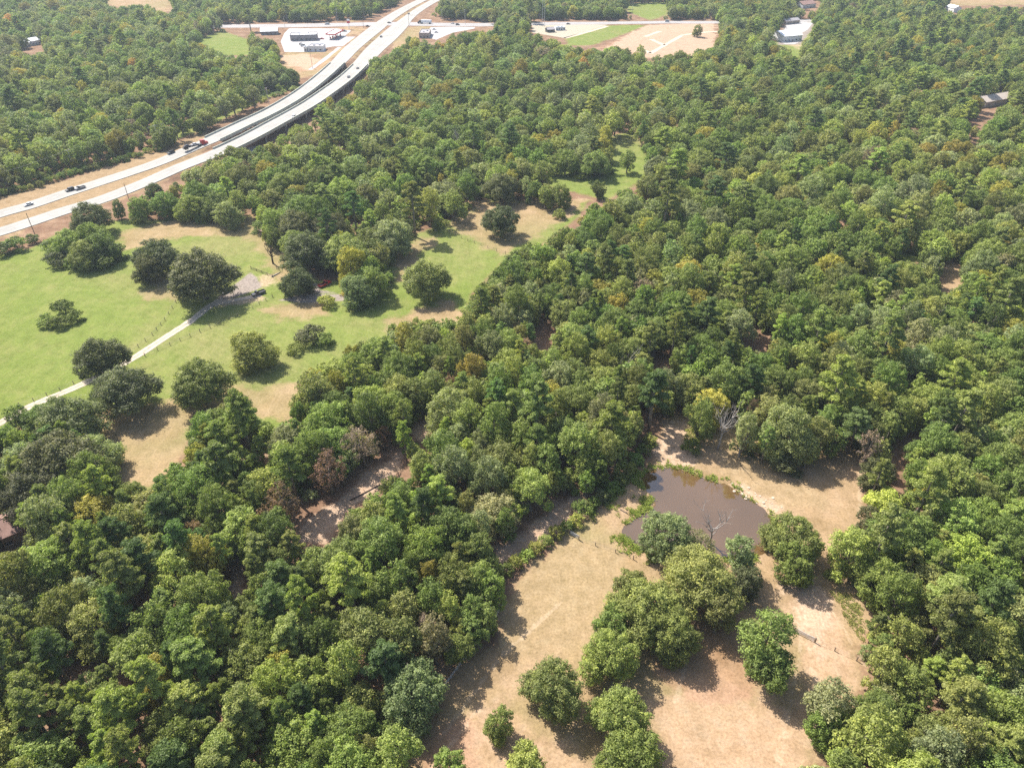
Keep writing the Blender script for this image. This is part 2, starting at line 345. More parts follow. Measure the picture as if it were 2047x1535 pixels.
green=h.ramp(n_mid,[(0.2,(0.15,0.20,0.04)),(0.5,(0.19,0.225,0.058)),(0.78,(0.27,0.255,0.10))])
green=h.mix(h.math('MULTIPLY',h.smooth(n_big,0.48,0.66),0.7),green,(0.265,0.235,0.105))
green=h.mix(h.math('MULTIPLY',h.smooth(streak,0.42,0.68),0.4),green,(0.13,0.17,0.04))
green=h.mix(h.math('MULTIPLY',h.smooth(n_fine,0.48,0.75),0.5),green,(0.29,0.26,0.115))
mow=h.n('ShaderNodeTexWave',wave_type='RINGS'); mow.inputs['Scale'].default_value=0.14; mow.inputs['Distortion'].default_value=3.0; mow.inputs['Detail'].default_value=3; mow.inputs['Detail Scale'].default_value=0.6
nt.links.new(h.coord(1,0.8,1,0.5),mow.inputs['Vector'])
green=h.mix(h.math('MULTIPLY',h.smooth(mow.outputs['Fac'],0.55,0.9),h.math('MULTIPLY',h.smooth(n_big,0.4,0.65),0.2)),green,(0.30,0.275,0.125))
green=h.mix(1.0,green,(0.80,0.84,0.78),'MULTIPLY')
dry=h.ramp(n_mid,[(0.25,(0.24,0.165,0.085)),(0.5,(0.32,0.225,0.13)),(0.75,(0.39,0.275,0.18))])
dry=h.mix(1.0,dry,(0.92,0.92,0.92),'MULTIPLY')
dry=h.mix(h.math('MULTIPLY',h.smooth(n_big,0.44,0.6),0.65),dry,(0.215,0.185,0.085))
dry=h.mix(h.math('MULTIPLY',h.smooth(streak,0.5,0.75),0.3),dry,(0.43,0.32,0.215))
dry=h.mix(h.math('MULTIPLY',h.smooth(n_spk,0.58,0.72),0.6),dry,(0.16,0.13,0.065))
sand=h.ramp(n_fine,[(0.3,(0.33,0.22,0.15)),(0.55,(0.45,0.33,0.24)),(0.75,(0.57,0.46,0.36))])
grav=h.ramp(n_fine,[(0.3,(0.17,0.14,0.125)),(0.7,(0.32,0.275,0.24))])
reds=h.ramp(n_mid,[(0.3,(0.23,0.12,0.075)),(0.7,(0.38,0.235,0.16))])
col=h.mix(edge('green'),floor,green)
col=h.mix(h.math('MULTIPLY',edge('dry',0.9),0.92),col,dry)
n_clump=h.noise(0.33,5,0.72); n_tiny=h.noise(5.0,2,0.6)
col=h.mix(h.math('MULTIPLY',edge('straw',0.9),0.75),col,h.ramp(n_clump,[(0.3,(0.21,0.155,0.08)),(0.5,(0.29,0.21,0.12)),(0.72,(0.38,0.285,0.18))]))
col=h.mix(h.math('MULTIPLY',edge('pinksoil',1.1),0.7),col,h.ramp(n_clump,[(0.3,(0.29,0.19,0.115)),(0.5,(0.37,0.25,0.165)),(0.72,(0.43,0.315,0.235))]))
col=h.mix(h.math('MULTIPLY',edge('redsoil',0.9),0.6),col,reds)
col=h.mix(h.math('MULTIPLY',edge('sandy',1.0),0.7),col,sand)
col=h.mix(edge('gravelly',0.5),col,grav)
col=h.mix(h.math('MULTIPLY',edge('rut',1.2,n_clump),0.25),col,(0.52,0.41,0.30))
spk=h.math('MULTIPLY',h.smooth(n_tiny,0.56,0.7),h.smooth(n_clump,0.42,0.6))
col=h.mix(h.math('MULTIPLY',spk,0.45),col,h.mix(1.0,col,(0.45,0.5,0.38),'MULTIPLY'))
col=h.mix(h.math('MULTIPLY',h.smooth(n_clump,0.52,0.72),0.3),col,h.mix(1.0,col,(0.66,0.72,0.6),'MULTIPLY'))
n_pat=h.noise(1.7,5,0.75)
col=h.mix(1.0,col,h.ramp(n_pat,[(0.32,(0.70,0.68,0.64)),(0.5,(0.98,0.98,0.98)),(0.68,(1.22,1.2,1.16))]),'MULTIPLY')
col=h.mix(1.0,col,h.ramp(h.noise(0.22,5,0.7),[(0.3,(0.80,0.80,0.76)),(0.5,(1.0,1.0,1.0)),(0.7,(1.12,1.1,1.08))]),'MULTIPLY')
col=h.mix(edge('pondmud',0.2),col,(0.10,0.06,0.03))
nt.links.new(col,b.inputs['Base Color'])
me.materials.append(m)
tag(obj('ground',me),'flat wooded land of red soil, green meadow and dry pasture','ground',kind='structure')

# ------------------------------------------------------------------ pond
def sheet(name, px, z, mat, label=None, cat=None, kind='structure', smooth_n=0):
    w=wpoly(px)
    if smooth_n:
        w=catmull([tuple(p) for p in w]+[tuple(w[0])],smooth_n)[:-1]; jr=random.Random(9); w=w+np.array([[jr.uniform(-.3,.3),jr.uniform(-.3,.3)] for _ in w])
    me=mesh(name,[(x,y,z) for x,y in w],[tuple(range(len(w)))],[mat])
    if me.polygons[0].normal.z<0: me.flip_normals()
    return tag(obj(name,me),label,cat,None,kind)
m,nt,b=node_mat('pond_water',0.03,0.5); b.inputs['IOR'].default_value=1.33; b.inputs['Coat Weight'].default_value=1.0; b.inputs['Coat IOR'].default_value=2.0; b.inputs['Coat Roughness'].default_value=0.02; h=NT(nt)
nt.links.new(h.ramp(h.noise(0.05,3,0.5),[(0.3,(0.085,0.05,0.018)),(0.7,(0.12,0.07,0.03))]),b.inputs['Base Color'])
bp=h.n('ShaderNodeBump'); bp.inputs['Strength'].default_value=0.015; bp.inputs['Distance'].default_value=0.05
nt.links.new(h.noise(1.2,3,0.5),bp.inputs['Height']); nt.links.new(bp.outputs[0],b.inputs['Normal'])
M['water']=m
sheet('pond',POND,0.03,M['water'],'muddy brown pond with a winding bank','pond',smooth_n=4)

# ------------------------------------------------------------------ roads
def ribbon(path, w=None, dz=0.0, off=0.0):
    """left and right edge points of a path"""
    Lp=[];Rp=[]
    for i,p in enumerate(path):
        t=path[min(i+1,len(path)-1)][:2]-path[max(i-1,0)][:2]; t=t/np.hypot(*t); nrm=np.array([-t[1],t[0]])
        hw=(p[3] if w is None else w)/2
        c=p[:2]+nrm*off; Lp.append((*(c+nrm*hw),p[2]+dz)); Rp.append((*(c-nrm*hw),p[2]+dz))
    return Lp,Rp
def strip(name, path, mat, thick=0.2, w=None, off=0.0, dz=0.0, parent=None):
    Lp,Rp=ribbon(path,w,dz,off); n=len(Lp); V=[];F=[]
    for l,r in zip(Lp,Rp): V+=[l,r,(l[0],l[1],l[2]-thick),(r[0],r[1],r[2]-thick)]
    for i in range(n-1):
        a=4*i;b=a+4; F+=[(a,a+1,b+1,b),(a+2,b+2,b+3,a+3),(a,b,b+2,a+2),(a+1,a+3,b+3,b+1)]
    F+=[(0,2,3,1),(4*n-4,4*n-3,4*n-1,4*n-2)]
    me=mesh(name,V,F,[mat]); uv=me.uv_layers.new(name='road'); dist=[0.0]
    for i in range(1,n): dist.append(dist[-1]+math.dist(Lp[i],Lp[i-1]))
    wd=[math.dist(l,r) for l,r in zip(Lp,Rp)]
    for lp in me.loops:
        i,k=divmod(lp.vertex_index,4); uv.data[lp.index].uv=(dist[i],wd[i]/2*(1 if k%2==0 else -1))
    return obj(name,me,parent)
def split_road(path, ab, name, side):
    a,b=ab
    for k,(s,e,txt) in enumerate(((0,a+1,'before'),(b,len(path),'beyond'))):
        o=strip('highway',path[s:e],M['roadc'],0.35)
        tag(o,f'pale concrete {side} highway carriageway {txt} the bridge','road',None,'structure')
    o=thing('highway_bridge',f'{side} concrete highway bridge on piers over the woods','bridge')
    seg=path[a:b+1]
    strip('deck',seg,M['roadc'],1.3,parent=o)
    for sgn in (-1,1):
        V=seg.copy(); wm=seg[:,3].mean()
        strip('parapet',seg,M['concwall'],1.9,w=0.45,off=sgn*(wm/2+0.0),dz=0.95,parent=o)
    n=len(seg); dist=np.concatenate([[0],np.cumsum(np.hypot(*np.diff(seg[:,:2],axis=0).T))])
    for s in np.arange(12,dist[-1]-6,26.0):
        i=int(np.argmin(abs(dist-s))); p=seg[i]; q=seg[min(i+1,n-1)]; ang=math.atan2(q[1]-p[1],q[0]-p[0])
        MB().box(-0.7,-p[3]/2+0.3,p[2]-2.6,0.7,p[3]/2-0.3,p[2]-1.3).build('pier_cap',M['conc'],o,(p[0],p[1],0),ang)
        for yy in (-p[3]/2+1.4,0,p[3]/2-1.4):
            MB().tube([(0,yy,-0.3),(0,yy,p[2]-2.55)],[0.5,0.5],10).build('column',M['conc'],o,(p[0],p[1],0),ang)
split_road(ROAD_L,BL,'hl','far side'); split_road(ROAD_R,BR,'hr','near side')
cross=centre([(-300,58,.1,20),(200,54,.1,20),(500,52.5,.1,22),(600,51.5,.1,24),(700,49.5,.1,24),(780,48,.1,24),(880,49.5,.1,22),(960,50,.1,22),(1070,48,.1,20),(1220,46.5,.1,17),(1338,45,.1,17),(1431,45,.1,17),(1700,40,.1,17),(2400,25,.1,17)])
tag(strip('crossroad',cross,M['asph'],0.3),'pale crossroad running along the top behind the fuel station','road',None,'structure')
sheet('junction',P("742,44 760,57 722,94 716,72 690,95 665,96 700,90 735,60"),0.36,M['lot'],'concrete turning lanes at the highway junction','road') if False else None
sheet('station_lot',P("578,57.5 568.6,67 561,83.5 568.6,104.5 650,104.5 652,96 665,93.7 697,92.5 716,76 712,74 694,74 690,72 702,62 673,57.5"),0.05,M['lot'],'white concrete forecourt of the fuel station','parking lot')
sheet('shop_lot',P("838,72 862,55 905,54 950,55 948,58 905,66 872,80"),0.05,M['lot'],'pale concrete lot right of the highway junction','parking lot')
sheet('gravel_lot',P("1064,48 1216,50 1129,77 1100,72 1064,66"),0.05,M['gravel'],'pale gravel lot beside the green slope','parking lot')
sheet('hall_lot',P("1553,80 1567,63 1572,50 1600,44 1625,46 1615,60 1604,66 1602,82 1589,89 1569,89"),0.05,M['lot'],'white concrete pad round the white roofed hall','parking lot')
sheet('ramp_end',P("440,318 470,300 515,292 520,300 505,308 470,316"),0.3,M['lot'],'pale concrete apron below the near bridge end','pavement')
def track(name, rows, mat, label, w, thick=0.1):
    pth=catmull([(*gp(u,v,0)[:2],0.05+k*0.0,w) for k,(u,v) in enumerate(rows)],6)
    jit=random.Random(len(rows)); pth[:,3]*=np.array([jit.uniform(0.85,1.15) for _ in pth])
    return tag(strip(name,pth,mat,thick),label,'track',None,'structure')
for off,lab in ((-0.95,'left'),(0.95,'right')):
    pth=catmull([(*gp(u,v,0)[:2],0.06,1.15) for u,v in P("-60,872 0,845 63.5,811 162.5,769 256.5,722 330,675 381,642 416.5,614 440,600")],6)
    jit=random.Random(3); pth[:,3]*=np.array([jit.uniform(0.8,1.25) for _ in pth])
    tag(strip('wheel_track',pth,M['track'],0.1,off=off),f'{lab} pale gravel wheel track of the meadow driveway','track',None,'structure')
track('driveway',P("-60,872 0,845 63.5,811 162.5,769 256.5,722 330,675 381,642 416.5,614 440,600"),M['gravel'],'gravel driveway crossing the meadow',3.4).location.z=-0.01
track('sandy_lane',P("428,610 450,604 480,598 522,590"),M['sand'],'sandy lane leading to the black pickup',2.6)
for pts,lab in ((P("1364,71 1332,89 1299,108"),'long pale strip crossing the bare brown field'),(P("1301,79 1327,90.5"),'short pale strip joining the long strip'),(P("1364,71 1400,66 1440,63"),'pale strip at the right of the bare field'),(P("1282,98 1299,107"),'stub of pale strip at the lower corner of the bare field'),(P("1289,74 1320,63"),'pale strip in the upper bare field'),(P("1129,77 1170,66 1214,53"),'pale kerb strip along the green slope')):
    track('survey_strip',pts,M['sand'],lab,5.0)
track('side_lane',P("620,140 645,122 668,104 680,95"),M['lot'],'narrow concrete lane beside the fuel station',4.5)

# ------------------------------------------------------------------ tree shapes
def cards(C, N, S, rng, aspect=0.75):
    """kite-shaped leaf sprays at C facing N, size S -> verts (n*4,3)"""
    n=len(C); N=N/np.linalg.norm(N,axis=1,keepdims=True)
    r=rng.normal(size=(n,3)); T=np.cross(N,r); T/=np.linalg.norm(T,axis=1,keepdims=True)+1e-9; B=np.cross(N,T)
    a=(S*rng.uniform(0.7,1.3,n))[:,None]; b=(S*aspect*rng.uniform(0.7,1.3,n))[:,None]
    bend=N*(a*rng.uniform(-0.25,0.25,n)[:,None])
    return np.stack([C-T*a+bend, C-B*b, C+T*a*rng.uniform(0.7,1.3,n)[:,None]+bend, C+B*b],1).reshape(-1,3)
def crown_cards(w, h, base, nl, lob, size, dens, rng, flat=1.0, top_bias=0.25, low=-0.75, ragged=0.22):
    """foliage of a broad-leaved crown: leaf sprays on many uneven clumps; returns verts, leaf values, clump centres"""
    zc=(base+h)/2; rz=(h-base)/2; rx=w/2
    # a few limb masses make up the crown, each carrying many leaf clumps
    nm=int(rng.integers(4,8)); Ms=[(np.array([0,0,zc+0.18*rz]),0.62)]; off=rng.uniform(0,6.28)
    for i in range(nm):
        az=off+i*6.283/nm+rng.uniform(-.3,.3); el=rng.uniform(-0.95,0.5); s_=rng.uniform(0.28,0.54)*(1+ragged*rng.uniform(-.7,.5)); ro=(1.0-s_)*(1+ragged*rng.uniform(-.35,.35))
        Ms.append((np.array([math.cos(az)*rx*ro,math.sin(az)*rx*ro,zc+el*rz*(1-s_)*1.3]),s_))
    L=[]; k=0; ph=rng.uniform(0,6.28,3)
    while len(L)<nl and k<9000:
        k+=1; mc,ms=Ms[int(rng.integers(len(Ms)))]
        d=rng.normal(size=3); d/=np.linalg.norm(d); d[2]+=top_bias; d/=np.linalg.norm(d)
        if d[2]<low: continue
        rad=w*lob*rng.uniform(0.6,1.45)
        c=mc+d*np.array([max(.1,rx*ms-rad*0.6),max(.1,rx*ms-rad*0.6),max(.1,rz*ms*1.15-rad*0.55)])*rng.choice([0.78,0.92,1.0,1.08,1.25])*rng.uniform(0.95,1.05)
        if math.sin(c[0]*9/w+ph[0])*math.sin(c[1]*9/w+ph[1])*math.sin(c[2]*9/w+ph[2])>0.42: continue
        if c[2]<base+0.2*rad: continue
        if any(np.linalg.norm((c-q[0])/(q[1]*np.array([rx,rx,rz*1.15])))<0.62 for q in Ms): continue
        if any(np.linalg.norm((c-q[0])*(1,1,1.2))<0.86*(rad+q[1])*(1-0.3*k/9000) for q in L): continue
        L.append((c,rad,rng.uniform(-0.22,0.22)))
    Vs=[];leaf=[]
    for c,rad,tone in L:
        n=max(14,int(dens*4*math.pi*rad*rad*flat/(size*size)))
        d=rng.normal(size=(n,3)); d/=np.linalg.norm(d,axis=1,keepdims=True); d=d[d[:,2]>-0.45-0.3*rng.random(n)]
        sub=1+0.32*np.sin(d@rng.normal(size=3)*4+rng.uniform(0,6))+0.22*np.sin(d@rng.normal(size=3)*7)
        rr=rad*(1-0.45*rng.random(len(d))**2)*sub*(1+0.1*rng.normal(size=len(d)))
        p=c+d*np.array([1.08,1.08,0.8])*rr[:,None]
        nn=d*0.75+rng.normal(size=d.shape)*0.42+np.array([0,0,0.45])
        Vs.append(cards(p,nn,np.full(len(p),size),rng)); leaf.append(np.clip(0.5+tone+0.24*rng.normal(size=len(p)),0,1))
    V=np.concatenate(Vs)
    return V,np.concatenate(leaf),[l[0] for l in L]
def pine_cards(w,h,rng,size=0.26):
    """loose tiers of needle plumes on a tall stem"""
    Vs=[];leaf=[];tips=[]
    nb=int(rng.integers(24,32))
    for i in range(nb):
        f=i/nb; z=h*(0.45+0.53*f); az=i*2.4+rng.uniform(-.4,.4); ln=w/2*(1.0-0.72*max(0,f-0.25)/0.75)*rng.uniform(0.6,1.1)*(0.65+0.35*min(1,f/0.3))
        tip=np.array([math.cos(az)*ln,math.sin(az)*ln,z+0.12*ln]); tips.append((np.array([0,0,z-0.15*ln]),tip))
        for s,rad in ((1.0,0.115*w),(0.62,0.10*w)):
            c=tip*np.array([s,s,1]); rad=rad*rng.uniform(0.8,1.3); tone=rng.uniform(-.12,.12)
            n=int(120*(rad/0.9)**2)+30
            d=rng.normal(size=(n,3)); d/=np.linalg.norm(d,axis=1,keepdims=True); d[:,2]=np.abs(d[:,2])*0.9-0.15
            p=c+d*rad*np.array([1,1,0.7])*rng.uniform(0.45,1.05,n)[:,None]
            nn=d+rng.normal(size=d.shape)*0.6+np.array([0,0,.3])
            Vs.append(cards(p,nn,np.full(n,size),rng,0.5)); leaf.append(np.clip(0.52+tone+0.16*rng.normal(size=n),0,1))
    return np.concatenate(Vs),np.concatenate(leaf),tips
def leaf_mesh(name,V,leaf,extra=None):
    """crown mesh; extra = MB of wood joined in with a second material (for the distant woods)"""
    n=len(V)//4; F=np.arange(4*n).reshape(-1,4)
    me=bpy.data.meshes.new(name); ev=len(extra.V) if extra else 0
    allV=V if not ev else np.concatenate([V,np.array(extra.V)])
    me.from_pydata(allV.tolist(),[],F.tolist()+([tuple(i+4*n for i in f) for f in extra.F] if ev else []))
    me.materials.append(M['leaf'])
    if ev:
        me.materials.append(M['bark']); me.polygons.foreach_set('material_index',[0]*n+[1]*len(extra.F))
    a=me.attributes.new('leaf','FLOAT','FACE'); a.data.foreach_set('value',np.concatenate([leaf,np.full(len(extra.F) if ev else 0,0.5)]).astype(np.float32))
    me.update(); return me
def wood_broad(w,h,base,lobes,rng,n=26):
    mb=MB(); r=0.02*h+0.012*w
    top=base+(h-base)*0.45
    mb.tube([(0,0,-0.15),(0.03*w*rng.normal(),0.02*w*rng.normal(),base*0.6),(0.03*w*rng.normal(),0.03*w*rng.normal(),top)],[r*1.35,r,r*0.55],7)
    for k in rng.choice(len(lobes),min(n,len(lobes)),replace=False):
        c=lobes[k]*1.0; z0=max(base,h*0.16)*rng.uniform(0.75,1.5); e=rng.uniform(1.0,1.16); c[:2]*=e; c[2]=z0+(c[2]-z0)*e
        mb.tube([(0,0,z0),(c[0]*0.5,c[1]*0.5,z0+(c[2]-z0)*0.62),tuple(c)],[r*0.45,r*0.28,r*0.07],4)
    return mb
def wood_pine(w,h,tips,rng):
    mb=MB(); r=0.014*h+0.06
    mb.tube([(0,0,-0.15),(0.1*rng.normal(),0.1*rng.normal(),h*0.5),(0,0,h*0.97)],[r*1.3,r*0.85,r*0.2],7)
    for a,b in tips[::2]: mb.tube([tuple(a),tuple(b)],[r*0.28,r*0.08],4)
    return mb
def coarse(V,leaf):
    q=V.reshape(-1,4,3)[::3]; c=q.mean(1,keepdims=True); return (c+(q-c)*1.65).reshape(-1,3),leaf[::3]
PROTO={}                                    # kind -> list of dict(w,h,crown,trunk,joined)
def add_proto(kind,w,h,V,leaf,wood):
    PROTO.setdefault(kind,[]).append(dict(w=w,h=h,crown=leaf_mesh(kind+'_crown',V,leaf),trunk=mesh(kind+'_trunk',wood.V,wood.F,[M['bark']],True),joined=leaf_mesh(kind+'_whole',*coarse(V,leaf),wood),hc=None))
for i,(w,h) in enumerate(((13,12.5),(14,12),(12,13),(10,11),(9,10.5),(16,13.5))):
    r=np.random.default_rng(100+i); base=h*0.04
    V,l,lo=crown_cards(w,h,base,int(110+w*6.0),0.076,0.19,0.56,r,ragged=0.55,top_bias=0.12,low=-0.85); add_proto('oak',w,h,V,l,wood_broad(w,h,base,lo,r))
for i,(w,h) in enumerate(((8.5,12),(7.5,11.5),(9.5,13),(7,10),(10.5,13.5))):
    r=np.random.default_rng(200+i); base=h*0.06
    V,l,lo=crown_cards(w,h,base,110,0.082,0.185,0.50,r,ragged=0.8,top_bias=0.2,low=-0.85); add_proto('elm',w,h,V,l,wood_broad(w,h,base,lo,r))
for i,(w,h) in enumerate(((7,16),(6.5,15),(8,17),(6,13))):
    r=np.random.default_rng(300+i)
    V,l,t=pine_cards(w,h,r); add_proto('pine',w,h,V,l,wood_pine(w,h,t,r))
for i,(w,h) in enumerate(((4.5,3.2),(5.5,3.6),(3.6,3.4),(7.0,4.2))):
    r=np.random.default_rng(400+i)
    V,l,lo=crown_cards(w,h,-0.5,46,0.11,0.17,0.52,r,top_bias=0.4,low=-0.4,ragged=0.35); add_proto('shrub',w,h,V,l,wood_broad(w,h,0.5,lo,r,4))
for i,(w,h) in enumerate(((9,11),(8,10))):     # thin, dying crowns that show their limbs
    r=np.random.default_rng(500+i)
    V,l,lo=crown_cards(w,h,h*0.25,52,0.085,0.17,0.28,r,ragged=0.8); add_proto('thin',w,h,V,l,wood_broad(w,h,h*0.3,lo,r,24))
KIND={'oak':('oak_tree','oak'),'elm':('elm_tree','elm'),'pine':('pine_tree','pine'),'shrub':('shrub','shrub'),'thin':('dying_tree','dying tree'),'cedar':('cedar_tree','cedar')}
HC={'oak':0.58,'elm':0.58,'pine':0.72,'shrub':0.45,'thin':0.62,'cedar':0.4}
TINT=dict(dark=(.054,.066,.037),green=(.062,.090,.028),mid=(.080,.108,.038),olive=(.090,.107,.043),light=(.108,.135,.045),lime=(.125,.15,.045),yellow=(.27,.235,.05),grey=(.102,.110,.070),sage=(.10,.125,.07),rust=(.205,.125,.08),pink=(.22,.16,.12),orange=(.33,.20,.05),brown=(.15,.105,.06),pinec=(.092,.116,.045),pined=(.055,.085,.035))
TINT={k:(c[0]*2.6,c[1]*2.35,c[2]*1.8) if k not in('rust','pink','orange','yellow','brown') else tuple(x*1.25 for x in c) for k,c in TINT.items()}
TNAME=dict(dark='dark green',green='deep green',mid='mid green',olive='olive green',light='light green',lime='bright green',yellow='yellowing',grey='grey green',sage='sage green',rust='rust red',pink='pinkish brown',orange='orange',brown='brownish',pinec='fresh green',pined='dark green')
TREES=[]                                    # dict(kind,pi,x,y,w,h,rz,tint,tn,label,hand)
def tree_at(u,v,wpx,kind,tn,label=None,hk=1.0,pi=None,z=None):
    """a tree whose crown centre shows at (u,v) with a crown wpx pixels wide"""
    pr=PROTO[kind]; wm=9.0; wpx*=0.86
    for _ in range(4):
        q=min(range(len(pr)),key=lambda i:abs(pr[i]['w']-wm)) if pi is None else pi
        hm=pr[q]['h']*(wm/pr[q]['w'])**0.75*hk; c=gp(u,v,hm*HC[kind]); wm=wpx/pxm(c)
    if pi is None: q=sorted(range(len(pr)),key=lambda i:abs(pr[i]['w']-wm)+R.uniform(0,1.5))[0]
    hm=pr[q]['h']*(wm/pr[q]['w'])**0.75*hk; c=gp(u,v,hm*HC[kind])
    TREES.append(dict(kind=kind,pi=q,x=c.x,y=c.y,w=wm,h=hm,rz=R.uniform(0,6.28),tn=tn,label=label,hand=True))
T=tree_at
# trees round the dry pasture and the pond
T(1000,1443,72,'oak','mid','small round oak standing alone in the lower dry pasture')
T(1105,1366,138,'oak','olive','open-crowned oak in the dry pasture above the lone small oak')
T(1215,1305,125,'oak','mid','oak in the middle of the chain of oaks down the dry pasture')
T(1240,1425,140,'oak','mid','broad green oak low in the chain of pasture oaks')
T(1255,1515,150,'oak','green','lowest oak of the chain in the dry pasture, cut by the bottom edge')
T(900,1528,80,'oak','light','light green oak crown at the bottom edge of the dry pasture'); T(1052,1526,95,'oak','light','light green bushy oak at bottom edge below the lone small oak')
T(1290,1215,170,'oak','olive','large olive oak at the left of the grove below the pond')
T(1400,1160,190,'oak','olive','largest spreading oak of the grove below the pond')
T(1225,1248,95,'oak','green','deep green oak at the left rim of the grove below the pond'); T(1345,1262,120,'oak','mid','oak whose trunk shows over red leaf litter below the pond')
T(1262,1180,100,'oak','olive','olive oak at the upper left of the grove below the pond'); T(1440,1225,90,'elm','olive','ragged elm at the right rim of the grove below the pond')
T(1342,1070,125,'oak','sage','sage green oak leaning over the near pond bank'); T(1400,1085,70,'thin','grey','half bare grey tree at the near pond bank',1.1)
T(1480,1105,85,'elm','sage','sage green tree at the near pond bank right of the half bare tree'); T(1490,1160,75,'oak','dark','dark oak tucked below the sage tree at the pond')
T(1585,1065,125,'oak','olive','round olive oak covering the right end of the pond'); T(1590,1118,95,'oak','mid','green oak just below the oak at the right end of the pond')
T(1535,1275,135,'elm','mid','tall oak-like tree left of the farm gate in the pasture',1.1); T(1540,1330,115,'oak','mid','leafy oak below the tall tree left of the farm gate')
T(1660,1400,112,'elm','sage','loose sage green tree at the right edge of the dry pasture'); T(1655,1445,90,'oak','green','deep green oak at the lower right edge of the dry pasture')
T(1700,1100,115,'elm','light','light green feathery tree right of the pond'); T(1680,1140,70,'shrub','lime','bright bush under the feathery tree right of the pond')
T(1580,862,118,'oak','sage','large sage oak standing above the far pond bank',1.45); T(1575,925,80,'shrub','dark','dark shrubby skirt below the large sage oak above the pond')
T(1400,835,72,'elm','light','light green tree between the clearing tracks above the pond',1.35); T(1388,868,52,'shrub','lime','bright green bush under the light tree above the pond'); T(1380,893,48,'shrub','green','dark rounded bush on the bare bank above the pond')
T(1490,865,66,'elm','sage','slender sage tree right of the bare snag above the pond',1.4); T(1493,900,40,'shrub','dark','dark bush at the foot of the slender sage tree')
T(1672,880,58,'elm','green','narrow deep green tree in the clearing right of the far bank'); T(1742,868,66,'elm','mid','mid green tree left of the sandy trail')
T(1757,945,72,'oak','dark','glossy dark oak beside the sandy trail right of the pond'); T(1772,1012,92,'oak','lime','yellow green oak below the glossy dark oak'); T(1740,1035,60,'oak','dark','small dark oak beneath the yellow green oak')
T(945,1225,80,'oak','green','tall leafy oak at the left rim of the dry pasture',1.15); T(955,1160,80,'elm','light','light elm above the tall oak on the left rim of the pasture')
T(820,1385,150,'oak','sage','big blue green oak overhanging the left rim of the lower pasture'); T(790,1500,120,'elm','light','light green elm at the bottom left of the lower pasture')
T(1165,1015,52,'shrub','green','rounded shrub on the grassy bank left of the pond'); T(1150,1040,40,'shrub','lime','bright shrub below the rounded shrub left of the pond')
# trees in the meadow
T(195,712,122,'oak','dark','dark round oak beside the driveway in the meadow'); T(250,775,142,'oak','dark','dark spreading oak below the driveway casting a shadow on tan grass')
T(400,758,140,'oak','olive','broad oak in the lower meadow between two round oaks'); T(502,695,104,'oak','olive','round oak in the lower meadow nearest the green field')
T(132,838,160,'oak','dark','wide dark oak at the lower left edge of the meadow'); T(110,920,190,'oak','dark','sprawling dark oak left of the tan hollow in the meadow'); T(60,985,150,'oak','dark','dark oak at the left edge below the sprawling oak'); T(185,905,110,'oak','sage','sage oak throwing shade on the tan hollow'); T(40,832,62,'elm','mid','mid green elm at the left edge by the driveway'); T(20,880,80,'oak','green','deep green oak at the left edge of the meadow')
T(92,640,48,'shrub','mid','left bush of the leafy island in the green meadow'); T(128,615,56,'shrub','mid','tallest bush of the leafy island in the green meadow',1.1); T(150,632,42,'shrub','green','right bush of the leafy island in the green meadow'); T(115,646,46,'shrub','green','front bush of the leafy island in the green meadow')
T(400,543,156,'oak','dark','huge dark oak with a domed crown over the farm drive',1.05,5); T(312,508,104,'oak','dark','dark oak joined to the left of the huge domed oak'); T(292,534,64,'oak','dark','low dark oak at the left foot of the domed oak')
for k,(u,v,w,tn,kd) in enumerate([(105,495,66,'green','shrub'),(135,480,70,'mid','oak'),(165,505,74,'olive','oak'),(200,490,80,'mid','oak'),(225,505,70,'green','shrub'),(180,470,80,'green','oak'),(110,520,60,'dark','shrub'),(150,525,56,'green','shrub'),(205,522,60,'green','shrub')]):
    T(u,v,w,kd,tn,['left end bush of the big thicket in the upper meadow','upper left tree of the big thicket in the upper meadow','olive tree in the middle of the big thicket','upper right tree of the big thicket','right end bush of the big thicket','deep green tree at the back of the big thicket','front left dark bush of the big thicket','front middle bush of the big thicket','front right bush of the big thicket'][k])
T(178,432,92,'oak','dark','dark oak between the big thicket and the highway'); T(32,488,58,'shrub','green','bush in the hedge at the left edge below the highway'); T(62,478,34,'shrub','dark','small dark bush in the hedge by the leaning pole'); T(5,498,50,'shrub','dark','dark bush cut by the left edge below the highway')
T(236,416,28,'oak','dark','small upright dark tree right of the dark oak by the highway',1.35)
for k,(u,v,w,tn,kd) in enumerate([(275,415,52,'mid','oak'),(330,404,62,'mid','oak'),(378,412,66,'light','oak'),(432,408,78,'mid','oak'),(455,425,60,'sage','oak'),(400,432,40,'green','shrub'),(345,425,48,'green','shrub'),(310,385,46,'dark','oak'),(472,405,50,'light','elm')]):
    T(u,v,w,kd,tn,['left end tree of the hedge above the tan meadow','second tree from the left in the hedge above the tan meadow','light green tree in the hedge above the tan meadow','largest tree of the hedge above the tan meadow','sage tree at the right end of the hedge above the tan meadow','low bush in front of the hedge above the tan meadow','bush in front of the left half of that hedge','dark oak behind the hedge next to the highway','light elm at the right of the hedge above the tan meadow'][k])
T(848,552,112,'oak','olive','round oak standing alone in the right meadow with a long shadow'); T(655,603,46,'shrub','lime','bright round bush in the meadow below the red pickup'); T(622,668,74,'shrub','dark','dark shrub clump in the lower green meadow'); T(650,678,46,'shrub','green','right bush of the shrub clump in the lower green meadow'); T(588,696,40,'shrub','light','light bush at the left foot of the shrub clump')
